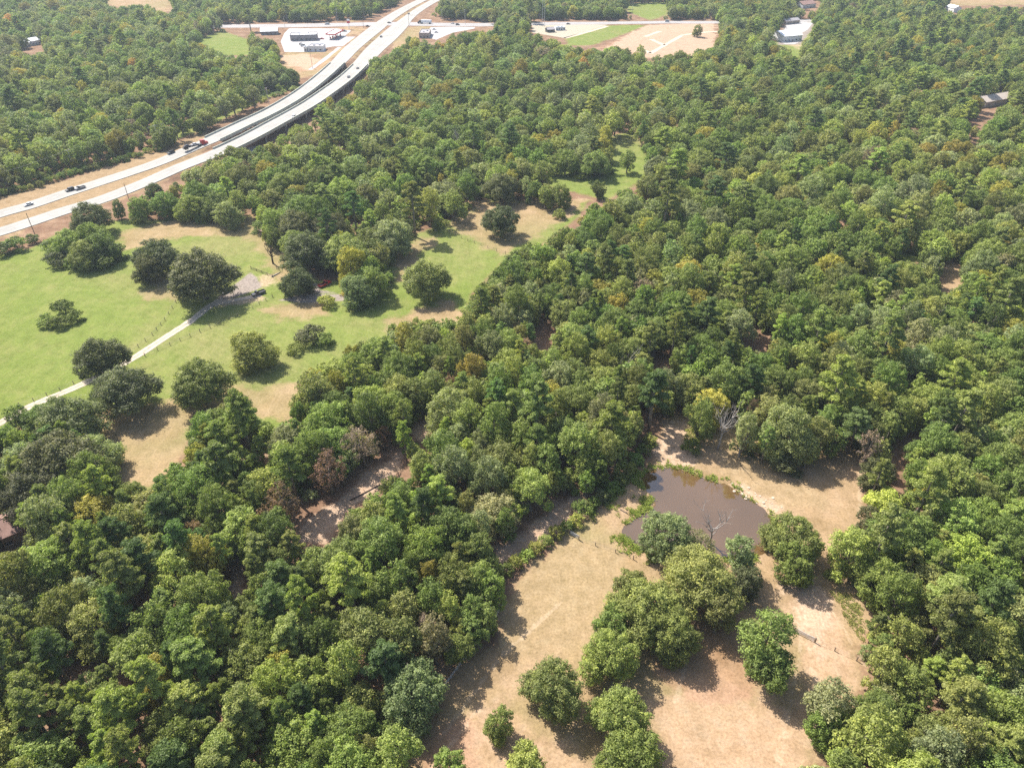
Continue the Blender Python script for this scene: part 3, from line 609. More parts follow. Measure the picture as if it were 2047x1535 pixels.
for k,(u,v,w,tn,kd) in enumerate([(612,500,122,'dark','oak'),(594,560,78,'dark','oak'),(690,500,110,'olive','oak'),(722,522,84,'mid','oak'),(716,578,84,'sage','oak'),(748,562,62,'mid','elm'),(772,555,40,'green','shrub'),(660,452,92,'dark','oak'),(590,448,92,'dark','oak'),(545,440,60,'mid','oak'),(780,470,106,'sage','oak'),(740,480,80,'olive','oak'),(652,508,70,'dark','oak'),(520,455,46,'green','shrub')]):
    T(u,v,w,kd,tn,['large dark oak in the farmyard right of the bare tree','dark oak left of the red pickup','olive oak in the middle of the farmyard grove','mid green oak right of the middle in the farmyard grove','sage oak with broken shade right of the red pickup','slim elm at the right of the farmyard grove','low bush at the right end of the farmyard grove','dark oak at the back of the farmyard grove','dark oak behind the bare tree','green oak by the small brown shed','sage oak at the upper right of the farmyard grove','olive oak behind the sage oak of the farmyard','dark oak above the red pickup','bush left of the small brown shed'][k])
T(1003,438,86,'oak','dark','dark oak standing alone on tan grass in the upper meadow'); T(1118,428,34,'shrub','light','small round bush right of the lone dark oak'); T(1000,372,84,'oak','dark','dark oak at the wood edge above the lone dark oak'); T(1068,382,46,'oak','green','left tree of the short row above the small round bush'); T(1090,392,40,'elm','mid','middle tree of the short row above the small round bush'); T(1122,388,52,'oak','mid','right tree of the short row above the small round bush'); T(1195,376,36,'oak','green','small round oak at the right of the upper grass gap'); T(1078,345,30,'oak','light','light rounded tree at the upper grass gap'); T(1130,320,70,'oak','mid','bushy oak left of the upper grass gap'); T(1190,325,75,'oak','mid','bushy oak above the upper grass gap'); T(1256,320,40,'elm','mid','slim tree in the upper grass gap')
for u,v,w,tn in [(1012,1138,36,'green'),(1030,1122,40,'lime'),(1052,1108,38,'light'),(1072,1094,38,'lime'),(1092,1080,36,'light'),(1112,1064,36,'lime'),(1132,1050,34,'green'),(1186,1006,34,'green'),(1204,992,40,'dark'),(1222,975,42,'green'),(1240,957,40,'green'),(1258,936,42,'lime'),(1272,918,40,'mid'),(1286,898,40,'green'),(1300,880,36,'lime'),(1150,985,20,'mid')]:
    T(u,v,w,'shrub',tn)
for k in range(40):
    t_=k/39; u=300+300*t_+R.uniform(-8,8); v=284-108*t_-8*math.sin(t_*3.1)+R.uniform(-9,5); T(u,v,R.uniform(13,24),'shrub',R.choice(['light','olive','mid','lime','sage']))
for k in range(34):
    t_=k/33; u=-10+330*t_; v=392-96*t_+R.uniform(-4,3); T(u,v,R.uniform(12,22),'shrub',R.choice(['mid','green','olive','light']))
# dying and coloured trees
for u,v,w,tn,lab in [(655,935,92,'rust','rust red dying tree above the sandy gully'),(722,885,84,'pink','pinkish brown dying tree right of the rust red one'),(562,998,84,'rust','rust red dying tree left of the sandy gully'),(902,768,48,'rust','small rust red dying tree above the gully woods'),(392,1065,66,'rust','rust tinged tree among pines at the lower left'),(765,868,40,'rust','narrow rust red tree by the vine covered snag'),(35,1438,56,'orange','orange tinged tree at the lower left corner'),(946,726,34,'pink','small pinkish tree in the woods below the meadow'),(1032,662,40,'brown','dark reddish tree in the woods right of the meadow'),(855,1255,66,'pink','pinkish grey fading tree left of the pasture rim'),(530,1035,60,'rust','rust tinged tree left of the gully below the rust red one'),(300,800,1,'rust',None)]:
    if lab: T(u,v,w*0.95,'thin',tn,lab,1.3)
for u,v,w,tn in [(1750,268,52,'yellow'),(1852,305,58,'yellow'),(1935,330,46,'yellow'),(1990,350,54,'yellow'),(1166,130,30,'orange'),(660,208,26,'yellow'),(20,45,34,'orange'),(52,150,28,'yellow'),(166,178,32,'yellow'),(268,132,30,'orange'),(406,184,44,'yellow'),(470,135,34,'yellow'),(325,95,24,'yellow'),(1500,164,44,'lime'),(1655,186,40,'yellow'),(1914,425,48,'yellow'),(1840,412,38,'yellow'),(1830,106,26,'orange'),(1516,484,34,'yellow'),(1098,792,70,'yellow'),(1154,560,24,'orange'),(265,232,24,'yellow'),(880,98,28,'orange'),(1395,60,24,'olive'),(120,165,26,'lime'),(90,165,30,'yellow'),(505,190,40,'grey'),(1280,105,28,'lime'),(1460,395,36,'yellow'),(1290,455,40,'yellow'),(1930,300,40,'yellow'),(350,95,26,'lime'),(1110,545,50,'olive'),(1200,150,46,'olive'),(1785,262,40,'yellow'),(495,130,40,'olive'),(1720,280,44,'lime')]:
    T(u,v,w,R.choice(['oak','elm']),tn)
# yellow and orange trees are a kind of their own to the eye
# ------------------------------------------------------------------ the woods between them: sampled, big trees first, never over open ground
def vnoise(x,y,s,seed):
    r=np.random.default_rng(seed); 
    if not hasattr(vnoise,'t'): vnoise.t={}
    t=vnoise.t.setdefault(seed,r.random((64,64))); fx=x/s; fy=y/s; i=math.floor(fx); j=math.floor(fy); a=fx-i; b=fy-j; a=a*a*(3-2*a); b=b*b*(3-2*b)
    g=lambda p,q:t[p%64,q%64]
    return (g(i,j)*(1-a)+g(i+1,j)*a)*(1-b)+(g(i,j+1)*(1-a)+g(i+1,j+1)*a)*b
cell={}; CS=9.0
def put(t):
    cell.setdefault((int(t['x']//CS),int(t['y']//CS)),[]).append(t)
def fits(x,y,w,pack):
    ci=int(x//CS); cj=int(y//CS)
    for i in range(ci-2,ci+3):
        for j in range(cj-2,cj+3):
            for o in cell.get((i,j),()):
                if (o['x']-x)**2+(o['y']-y)**2 < (pack*(w+o['w'])/2)**2: return False
    return True
for t in TREES: put(t)
road_pts=np.concatenate([ROAD_L[:,:2],ROAD_R[:,:2]])
POND_W=wpoly(POND)
def sample(n,wlo,whi,pack,hmul=1.0,small=False,y0=48,y1=1310):
    got=0
    for _ in range(n):
        Yv=math.sqrt((y0+100)**2+((y1+100)**2-(y0+100)**2)*R.random())-100; d=Yv*CP+CAMH*SP
        x=R.uniform(-0.80,0.80)*(d+10); y=Yv
        # kinds and colours drift across the land
        u0,v0,_=proj((x,y,8.0))
        zone=vnoise(x,y,55,11)+R.uniform(-0.3,0.3)
        pz=0.10
        if v0>850 and u0<620: pz=0.36
        if v0<330: pz=0.05
        if u0>1600 and v0<330: pz=0.14
        if u0>1650 and v0>850: pz=0.15
        kd='pine' if R.random()<pz else ('oak' if zone>0.44 else 'elm')
        if small: kd=R.choice(['elm','shrub','shrub'])
        w=R.uniform(wlo,whi)
        if kd=='pine': w*=0.72
        if kd=='elm': w*=0.85
        if kd=='shrub': w=R.uniform(3,6)
        if is_clear(u0,v0) or not fits(x,y,w,pack): continue
        pr=PROTO[kd]; q=sorted(range(len(pr)),key=lambda i:abs(pr[i]['w']-w)+R.uniform(0,3.5))[0]
        hm=pr[q]['h']*(w/pr[q]['w'])**0.6*R.uniform(0.85,1.35 if y<330 else 1.14)*hmul
        ok=True
        r=w/2*0.86; lo=hm*(0.45 if kd=='pine' else 0.2)
        for dx,dz in ((0,hm),(0,hm*.6),(0,lo),(r,hm*.6),(-r,hm*.6),(r*.75,hm*.86),(-r*.75,hm*.86),(r*.7,lo),(-r*.7,lo),(0,0)):
            pu,pv,_=proj((x+dx,y,dz))
            if is_clear(pu,pv): ok=False;break
        if not ok: continue
        pu,pv,_=proj((x,y+r,hm*0.7))
        if is_clear(pu,pv) : continue
        dr=np.hypot(road_pts[:,0]-x,road_pts[:,1]-y).min()
        if dr<10+w/2*0.6: continue
        c=R.random(); z2=vnoise(x,y,38,5)+R.uniform(-.22,.22)
        if kd=='pine': tn=R.choice(['pinec','pinec','pined','light'])
        elif kd=='oak': tn=R.choice(['green','green','olive','mid','mid']) if z2<0.5 else R.choice(['mid','olive','green','light','sage'])
        else: tn=R.choice(['mid','light','olive','green','sage']) if z2<0.5 else R.choice(['light','light','mid','olive','olive','sage','green'])
        if kd!='pine' and c<(0.03 if y<330 else 0.06): tn='yellow'
        elif kd!='pine' and c<0.065: tn=R.choice(['grey','grey','lime'])
        if kd=='elm' and c>0.985: kd='thin'; q=R.randrange(2); tn=R.choice(['grey','pink','brown'])
        t=dict(kind=kd,pi=q,x=x,y=y,w=w,h=hm,rz=R.uniform(0,6.28),tn=tn,label=None,hand=False); TREES.append(t); put(t); got+=1
    return got
n1=sample(7000,9,15,0.60,y1=300)+sample(26000,11,18.5,0.68,y0=290)
n2=sample(16000,5.5,8.5,0.54,y1=300)+sample(16000,7.5,11,0.64,y0=290)
n3=sample(12000,3.5,6.5,0.52,0.85,True,y1=420)+sample(9000,4,7,0.52,0.85,True,y0=400)
print('sampled',n1,n2,n3)

# ------------------------------------------------------------------ which trees are individuals: those that show largest, up to 300 of a kind
LANDMARK={'farm gate':(1606,1272),'pond':(1400,1010),'bare snag':(1440,860),'small lone oak':(1000,1443),'rust red tree':(655,935),'sandy gully':(1070,1070),'bleached dead tree':(642,790),
 'meadow driveway':(256,722),'red pickup':(648,568),'black pickup':(517,585),'lone meadow oak':(848,552),'oak on tan grass':(1003,438),'upper grass gap':(1200,372),'sandy trail':(1797,935),
 'pasture fence':(930,1320),'grey brush pile':(690,1110),'brown barn roof':(40,1068),'yellow green oak':(1772,1012),'twisted snag':(1128,905),'right woodland clearing':(1905,550),'blue green pasture oak':(820,1385),
 'highway bridge':(560,225),'bare hilltop field':(1330,80),'white roofed hall':(1590,66),'fuel station':(610,80),'sandy house plot':(1985,215),'orange tree':(1166,130),'tall yellow tree':(1914,425),
 'lower left corner':(0,1535),'bottom edge midpoint':(560,1535),'lower right corner':(2047,1535),'right edge midpoint':(2047,770),'left edge midpoint':(0,1200),'gully mouth':(620,1060),'meadow gate end':(1100,470),
 'yellow thicket tree':(1098,792),'pinkish fading tree':(855,1255),'tan hollow':(280,900),'orange corner tree':(35,1438),'olive clump':(1500,640),'sage oak':(1580,862),'top edge midpoint':(1250,0),'pine belt':(1700,330),'far right pines':(1900,170),'upper woods centre':(1150,230),'grass gap woods':(1450,330),'roadside woods':(200,200)}
ORD='first second third fourth fifth sixth seventh eighth ninth tenth eleventh twelfth thirteenth fourteenth fifteenth sixteenth seventeenth eighteenth nineteenth twentieth'.split()
ORD+=['twenty-'+o for o in ORD[:9]]+['thirtieth']+['thirty-'+o for o in ORD[:9]]+['fortieth']+['forty-'+o for o in ORD[:9]]+['furthest']*200
def place_of(u,v):
    nm=min(LANDMARK,key=lambda k:(LANDMARK[k][0]-u)**2+((LANDMARK[k][1]-v)*1.25)**2); a,b=LANDMARK[nm]
    ang=math.degrees(math.atan2(b-v,u-a))%360; k=int((ang+22.5)//45)%8
    return nm,['right','upper right','top','upper left','left','lower left','bottom','lower right'][k],math.hypot(u-a,v-b)
for t in TREES:
    t['z']=tz(t['x'],t['y']) if abs(t['x'])<420 and t['y']>250 else 0.0
    u,v,d=proj((t['x'],t['y'],t['h']*HC[t['kind']])); t['u']=u;t['v']=v
    t['px']=min(t['w'],t['h']*1.2)*FPX/d
    if not t['hand'] and not(-30<u<2077 and -10<v<1570): t['px']=0
    if t['tn'] in ('yellow','orange') and t['kind'] in('oak','elm'): t['name'],t['cat']='yellowing_tree','yellowing tree'
    else: t['name'],t['cat']=KIND[t['kind']]
    j=R.uniform(0.76,1.28); base=TINT[t['tn']]; t['tint']=tuple(c*j*R.uniform(0.93,1.07) for c in base)
used={}; rest=[]; indiv=[]
for t in sorted(TREES,key=lambda t:(-(1e4 if t['hand'] else 0)-t['px'])):
    lim=290 if t['name'] in('oak_tree','elm_tree','pine_tree') else 250
    minpx=24 if not t['hand'] else 0
    if used.get(t['name'],0)<lim and t['px']>minpx: used[t['name']]=used.get(t['name'],0)+1; indiv.append(t)
    else: rest.append(t)
print('individual trees',used,'distant',len(rest))
spokes={}
for t in indiv:
    if t['label'] is None:
        nm,dr,ds=place_of(t['u'],t['v']); t['colcat']=(TNAME[t['tn']]+' '+t['cat']).replace('yellowing yellowing','yellowing').replace('orange yellowing tree','orange tinged tree')
        spokes.setdefault((nm,dr,t['colcat']),[]).append((ds,t))
for (nm,dr,cc),lst in spokes.items():
    for k,(ds,t) in enumerate(sorted(lst,key=lambda q:q[0])):
        o_='nearest one' if k==0 and len(lst)>1 else (ORD[k]+' one out' if k else '')
        t['label']=f"{cc} {dr} of the {nm}"+(f", {o_}" if o_ else '') if dr not in('top','bottom') else f"{cc} {'above' if dr=='top' else 'below'} the {nm}"+(f", {o_}" if o_ else '')
for t in indiv:
    pr=PROTO[t['kind']][t['pi']]; lab=t['label']
    o=thing(t['name'],lab,t['cat'],(t['x'],t['y'],t['z']),t['rz'],{'oak_tree':'oaks of the woods and meadow','elm_tree':'elms of the woods','pine_tree':'pines of the woods','shrub':'shrubs','dying_tree':'dying trees in the woods','yellowing_tree':'yellowing trees in the woods','cedar_tree':'small cedars'}[t['name']])
    o.scale=(t['w']/pr['w'],t['w']/pr['w'],t['h']/pr['h'])
    obj('trunk',pr['trunk'],o)
    c=obj('crown',pr['crown'],o); c['tint']=t['tint']
# the distant woods, one mass
PC=bpy.data.collections.new('tree_shapes'); order=[]
for kd in sorted(PROTO):
    for i,pr in enumerate(PROTO[kd]):
        o=bpy.data.objects.new(f'shape_{len(order):02d}',pr['joined']); PC.objects.link(o); order.append((kd,i))
idx={k:i for i,k in enumerate(order)}
me=bpy.data.meshes.new('distant_woods'); me.from_pydata([(t['x'],t['y'],t['z']) for t in rest],[],[])
def pattr(nm,ty,vals,key):
    a=me.attributes.new(nm,ty,'POINT'); a.data.foreach_set(key,np.array(vals,dtype=np.float32 if ty!='INT' else np.int32).ravel())
pattr('sc','FLOAT_VECTOR',[(t['w']/PROTO[t['kind']][t['pi']]['w'],)*2+(t['h']/PROTO[t['kind']][t['pi']]['h'],) for t in rest],'vector')
pattr('rot','FLOAT_VECTOR',[(0,0,t['rz']) for t in rest],'vector')
pattr('tint','FLOAT_COLOR',[(*t['tint'],1) for t in rest],'color')
pattr('which','INT',[idx[(t['kind'],t['pi'])] for t in rest],'value')
woods=obj('distant_woods',me); tag(woods,'dense far woodland of mixed trees reaching to the top of the photo','woods',kind='stuff')
ng=bpy.data.node_groups.new('scatter','GeometryNodeTree')
ng.interface.new_socket('Geometry',in_out='INPUT',socket_type='NodeSocketGeometry'); ng.interface.new_socket('Geometry',in_out='OUTPUT',socket_type='NodeSocketGeometry')
gi=ng.nodes.new('NodeGroupInput'); go=ng.nodes.new('NodeGroupOutput'); ip=ng.nodes.new('GeometryNodeInstanceOnPoints'); ci=ng.nodes.new('GeometryNodeCollectionInfo')
ci.inputs[0].default_value=PC; ci.inputs[1].default_value=True; ci.inputs[2].default_value=True
def named(nm,ty):
    x=ng.nodes.new('GeometryNodeInputNamedAttribute'); x.data_type=ty; x.inputs[0].default_value=nm; return x.outputs[0]
L=ng.links.new
L(gi.outputs[0],ip.inputs['Points']); L(ci.outputs[0],ip.inputs['Instance']); ip.inputs['Pick Instance'].default_value=True
L(named('which','INT'),ip.inputs['Instance Index']); L(named('rot','FLOAT_VECTOR'),ip.inputs['Rotation']); L(named('sc','FLOAT_VECTOR'),ip.inputs['Scale'])
L(ip.outputs[0],go.inputs[0])
md=woods.modifiers.new('scatter','NODES'); md.node_group=ng

# ------------------------------------------------------------------ bare dead trees
def dead_tree(u,v,hm,label,mat,seed,spread=0.5,lean=0.0,name='dead_tree',thick=1.0):
    rr=random.Random(seed); p=gp(u,v,0); o=thing(name,label,'dead tree',(p.x,p.y,0),rr.uniform(0,6.28),'bare dead trees')
    trunk=MB(); limbs=[]
    r0=(0.018*hm+0.06)*thick
    pts=[Vector((0,0,-0.2))]; d=Vector((lean,0,1)).normalized()
    for k in range(4):
        d=(d+Vector((rr.uniform(-.15,.15),rr.uniform(-.15,.15),0.1))).normalized(); pts.append(pts[-1]+d*hm*0.16)
    trunk.tube(pts,[r0*1.2,r0,r0*0.85,r0*0.7,r0*0.5],7); trunk.build('trunk',mat,o,smooth=True)
    def limb(mb,q,d,ln,r,depth):
        P=[q]; 
        for k in range(3):
            d=(d+Vector((rr.uniform(-.35,.35),rr.uniform(-.35,.35),rr.uniform(-.05,.3)))).normalized(); P.append(P[-1]+d*ln/3)
        mb.tube(P,[r,r*0.75,r*0.5,r*0.22],5)
        if depth>0:
            for k in range(rr.randint(2,4)):
                j=rr.randint(1,3); dd=(d+Vector((rr.uniform(-1,1),rr.uniform(-1,1),rr.uniform(-.2,.8)))*0.8).normalized()
                limb(mb,P[j],dd,ln*rr.uniform(0.45,0.7),r*0.5,depth-1)
    for k in range(rr.randint(6,8)):
        mb=MB(); a=k*2.1+rr.uniform(-.5,.5); d=Vector((math.cos(a)*spread*1.6,math.sin(a)*spread*1.6,rr.uniform(0.5,1.3))).normalized()
        limb(mb,pts[rr.choice([2,3,3,4,4])],d,hm*rr.uniform(0.28,0.48),r0*0.55,2); mb.build('limb',mat,o)
    return o
dead_tree(648,822,11,'bleached silver dead tree at the meadow corner of the woods',M['deadwood'],1,0.6,thick=1.2)
dead_tree(1434,898,14,'tall pale bare snag standing in the clearing above the pond',M['deadwood'],2,0.35,thick=1.1)
dead_tree(1118,938,11,'twisted white snag in the woods left of the pond',M['deadwood'],3,0.5,0.2)
dead_tree(546,527,11,'dark bare tree standing in the farmyard meadow',M['darkwood'],4,0.6,thick=1.5)
dead_tree(1418,1085,11,'white bare branches of a dead tree over the near pond bank',M['deadwood'],5,0.6)
dead_tree(690,1140,6,'grey twiggy brush pile of a dead tree in the left woods',M['deadwood'],6,1.2)
dead_tree(912,305,14,'pale bare tree in the woods below the highway bend',M['deadwood'],7,0.5)
dead_tree(660,1215,9,'grey leafless tree in the lower left woods above the big oak',M['deadwood'],8,0.7)
dead_tree(1870,668,10,'pale leaning snag in the right woods',M['deadwood'],9,0.5,0.4)
dead_tree(1242,760,11,'grey bare tree in the woods above the left pond bank',M['deadwood'],10,0.4)
dead_tree(1992,1120,8,'white broken snag deep in the right woods',M['deadwood'],11,0.5,0.3)
dead_tree(575,1225,9,'pale grey dead tree with upright limbs in lower left woods',M['deadwood'],12,0.5)
dead_tree(800,980,8,'dark burnt stem beside the sandy gully',M['darkwood'],13,0.2)
dead_tree(1310,790,9,'bare pinkish tree at the red bank above the pond',M['deadwood'],14,0.5)
dead_tree(685,268,9,'pale bare tree below the near highway bridge',M['deadwood'],15,0.5)
def log(u1,v1,u2,v2,r,label,mat):
    a=gp(u1,v1,r*0.7); b=gp(u2,v2,r*0.7); mid=(a+b)/2; o=thing('fallen_log',label,'log',(mid.x,mid.y,0))
    c=Vector((mid.x,mid.y,0)); MB().tube([a-c,(a+b)/2-c+Vector((0.1,0.05,0)),b-c],[r,r*0.85,r*0.6],8).build('stem',mat,o,smooth=True)
    d=(b-a).normalized(); s=Vector((-d.y,d.x,0.4)); MB().tube([mid-c,mid-c+s*1.1],[r*0.4,r*0.1],5).build('broken_limb',mat,o)
log(543,553.5,559.5,544.6,0.28,'pale fallen log in the farmyard by the dark bare tree',M['deadwood'])
log(1510,905,1545,895,0.2,'grey fallen log on the bare ground above the pond',M['deadwood'])
log(1240,1018,1262,1032,0.15,'dark driftwood log at the left pond bank',M['darkwood'])
log(700,1000,760,968,0.2,'fallen dark log across the sandy gully',M['darkwood'])
log(1030,1115,1062,1092,0.18,'grey fallen log in the sandy wash left of the pasture',M['deadwood'])

# ------------------------------------------------------------------ bank growth: tufts of grass and weeds
def tufts(name,pts,label,cat,tint,hlo,hhi,seed):
    r=np.random.default_rng(seed); Vs=[];lf=[]
    for x,y in pts:
        n=int(r.integers(9,16)); c=np.stack([x+r.normal(size=n)*0.28,y+r.normal(size=n)*0.28,np.full(n,0.02)],1); hh=r.uniform(hlo,hhi,n)
        az=r.uniform(0,6.283,n); out=np.stack([np.cos(az),np.sin(az),np.zeros(n)],1); side=np.stack([-np.sin(az),np.cos(az),np.zeros(n)],1)*0.11
        tip=c+out*(hh*0.95)[:,None]+np.array([0,0,1])*(hh*0.55)[:,None]; md=(c+tip)/2+np.array([0,0,0.1])
        Vs.append(np.stack([c-side*0.6,md-side,tip,md+side],1).reshape(-1,3)); lf.append(np.clip(0.5+r.normal(size=n)*0.2,0,1))
    o=obj(name,leaf_mesh(name,np.concatenate(Vs),np.concatenate(lf))); o['tint']=tint
    return tag(o,label,cat,None,'stuff')
def along(pl,n,spread,closed=True):
    w=wpoly(pl); k=len(w) if closed else len(w)-1; out=[]; ln=[np.hypot(*(w[(i+1)%len(w)]-w[i])) for i in range(k)]; tot=sum(ln)
    for i in range(k):
        a=w[i]; b=w[(i+1)%len(w)]; d=(b-a)/max(ln[i],1e-6); nrm=np.array([-d[1],d[0]])
        for _ in range(max(1,int(n*ln[i]/tot))): 
            q=a+(b-a)*NR.random()+nrm*NR.normal()*spread; out.append(q)
    return out
bank=[q for q in along(POND,900,1.3) if not inside(POND_W,np.array([q[0]]),np.array([q[1]]))[0]]
bank+=[q for q in along(P("1180,1040 1215,1000 1260,960 1285,945 1310,990 1300,1015 1255,1035 1228,1065 1250,1085 1280,1108 1310,1120"),420,1.5,False) if not inside(POND_W,np.array([q[0]]),np.array([q[1]]))[0]]
def patchy(q,s_=3.0,th=0.37): return vnoise(q[0],q[1],s_,21)>th
bank=[q for q in bank if patchy(q)]
tufts('bank_grass',bank,'bright green grass and weeds fringing the pond bank','grass',(.26,.31,.06),0.4,0.95,1)
def scatter_in(pl,n):
    w=wpoly(pl); out=[]
    while len(out)<n:
        q=w.min(0)+(w.max(0)-w.min(0))*NR.random(2)
        if inside(w,np.array([q[0]]),np.array([q[1]]))[0]: out.append(q)
    return out
past=P("1290,935 1350,830 1480,850 1720,905 1740,1060 1660,1110 1750,1190 1720,1330 1690,1420 1560,1600 830,1600 830,1500 900,1370 985,1290 1010,1210 1060,1130 1150,1080 1250,970")
wd=scatter_in(P("1660,1180 1720,1190 1730,1290 1700,1250"),110)
tufts('pasture_weeds',wd,'scattered green weeds in the dry pasture','weeds',(.27,.27,.08),0.2,0.5,3)
mw=scatter_in(P("40,700 330,620 640,620 660,720 300,760 60,790"),0)
# rubble on the far bank
rub=random.Random(5)
for k in range(22):
    t=rub.random(); u=1462+95*t+rub.uniform(-10,10); v=975+42*t+rub.uniform(-14,8); p=gp(u,v,0); s=rub.uniform(0.15,0.5); V=[];
    for a in range(7): 
        for z in (0,1): V.append((math.cos(a*0.9)*s*rub.uniform(.75,1.1),math.sin(a*0.9)*s*rub.uniform(.75,1.1),-0.1 if z==0 else s*rub.uniform(.25,.55)))
    F=[tuple(range(12,-1,-2)),tuple(range(1,14,2))]+[(2*i,(2*i+2)%14,(2*i+3)%14,2*i+1) for i in range(7)]
    tag(obj('rubble_stone',mesh('rubble_stone',V,F,[M['sand']]),None,(p.x,p.y,0),rub.uniform(0,6)),'pale rubble stone on the far pond bank','stone','pale rubble on the far pond bank')

# ------------------------------------------------------------------ fences and gates
def fence(px,label,mat,sp=4.2,h=1.25,wires=(0.45,0.8,1.1),rail=False,wmat=None):
    w=[gp(u,v,0) for u,v in px]; o=thing('fence',label,'fence',(w[0].x,w[0].y,0)); c=w[0].copy(); c.z=0
    post=mesh('post',*(lambda b:(b.V,b.F))(MB().box(-.08,-.08,-.3,.08,.08,h)),[mat]); big=mesh('corner_post',*(lambda b:(b.V,b.F))(MB().tube([(0,0,-.3),(0,0,h+0.25)],[.13,.12],8)),[mat])
    path=[]
    for a,b in zip(w[:-1],w[1:]):
        n=max(1,round((b-a).length/sp)); path+=[a+(b-a)*k/n for k in range(n)]
    path.append(w[-1])
    for k,q in enumerate(path):
        obj('post',big if k in(0,len(path)-1) or k%9==0 else post,o,q-c+Vector((0,0,0)),R.uniform(0,.4)).rotation_euler.x=R.uniform(-.05,.05)
    for z in wires:
        mb=MB()
        for a,b in zip(path[:-1],path[1:]):
            if rail:
                d=(b-a).normalized()*0.03; s=Vector((-d.y,d.x,0)).normalized()*0.035
                mb.add([a-c-s+Vector((0,0,z-.07)),b-c-s+Vector((0,0,z-.07)),b-c-s+Vector((0,0,z+.07)),a-c-s+Vector((0,0,z+.07)),a-c+s+Vector((0,0,z-.07)),b-c+s+Vector((0,0,z-.07)),b-c+s+Vector((0,0,z+.07)),a-c+s+Vector((0,0,z+.07))],[(0,1,2,3),(5,4,7,6),(3,2,6,7),(4,5,1,0),(0,3,7,4),(1,5,6,2)])
            else: mb.tube([a-c+Vector((0,0,z)),b-c+Vector((0,0,z))],[.012,.012],4)
        mb.build('rail' if rail else 'wire_strand',wmat or M['wire'],o)
    return o
fence(P("352,605 330,640 305,670 262,706 200,742 120,780 40,812"),'wooden post and wire fence along the far side of the driveway',M['post'])
fence(P("545,594 505,616 460,640 400,664 340,690 290,712"),'wooden post and wire fence between the driveway and the lower meadow',M['post'])
fence(P("1004,1212 984,1248 950,1294 914,1338 890,1372 865,1402"),'pale rail fence along the left rim of the dry pasture',M['palepost'],3.0,1.3,(0.5,1.1),True,M['palepost'])
fence(P("898,466 935,482 975,496 1010,508"),'brown wire fence crossing the upper meadow by the lone dark oak',M['post'])
fence(P("1157,1079 1190,1090 1230,1104 1266,1118"),'wire fence from the upper pasture gate toward the pond grove',M['post'])
fence(P("1629,1284 1668,1300 1712,1320"),'wire fence from the right pasture gate to the woods',M['post']); fence(P("1587,1262 1560,1252"),'short wire fence left of the right pasture gate',M['post'])
fence(P("502,538 524,546 545,554"),'dark rail fence piece by the pale log in the farmyard',M['darkwood'],3,1.2,(0.5,1.0),True,M['darkwood'])
def gate(u1,v1,u2,v2,label):
    a=gp(u1,v1,0); b=gp(u2,v2,0); L=(b-a).length; o=thing('farm_gate',label,'gate',(a.x,a.y,0),math.atan2(b.y-a.y,b.x-a.x))
    for x in (0,L): MB().tube([(x,0,-.3),(x,0,1.6)],[.12,.11],8).build('gate_post',M['post'],o)
    fr=MB(); fr.tube([(.2,0,.25),(L-.2,0,.25)],[.035]*2); fr.tube([(.2,0,1.35),(L-.2,0,1.35)],[.035]*2); fr.tube([(.2,0,.25),(.2,0,1.35)],[.035]*2); fr.tube([(L-.2,0,.25),(L-.2,0,1.35)],[.035]*2); fr.build('frame',M['galv'],o)
    for z in (0.45,0.68,0.9,1.12): MB().box(.22,-.02,z-.05,L-.22,.02,z+.05).build('bar',M['galv'],o)
    MB().tube([(.25,.03,.3),(L-.25,.03,1.3)],[.025]*2).build('brace',M['galv'],o)
gate(1588,1262,1628,1283,'grey metal farm gate across the track in the right pasture'); gate(1138,1067,1157,1078,'grey metal farm gate at the top of the dry pasture by the pond')

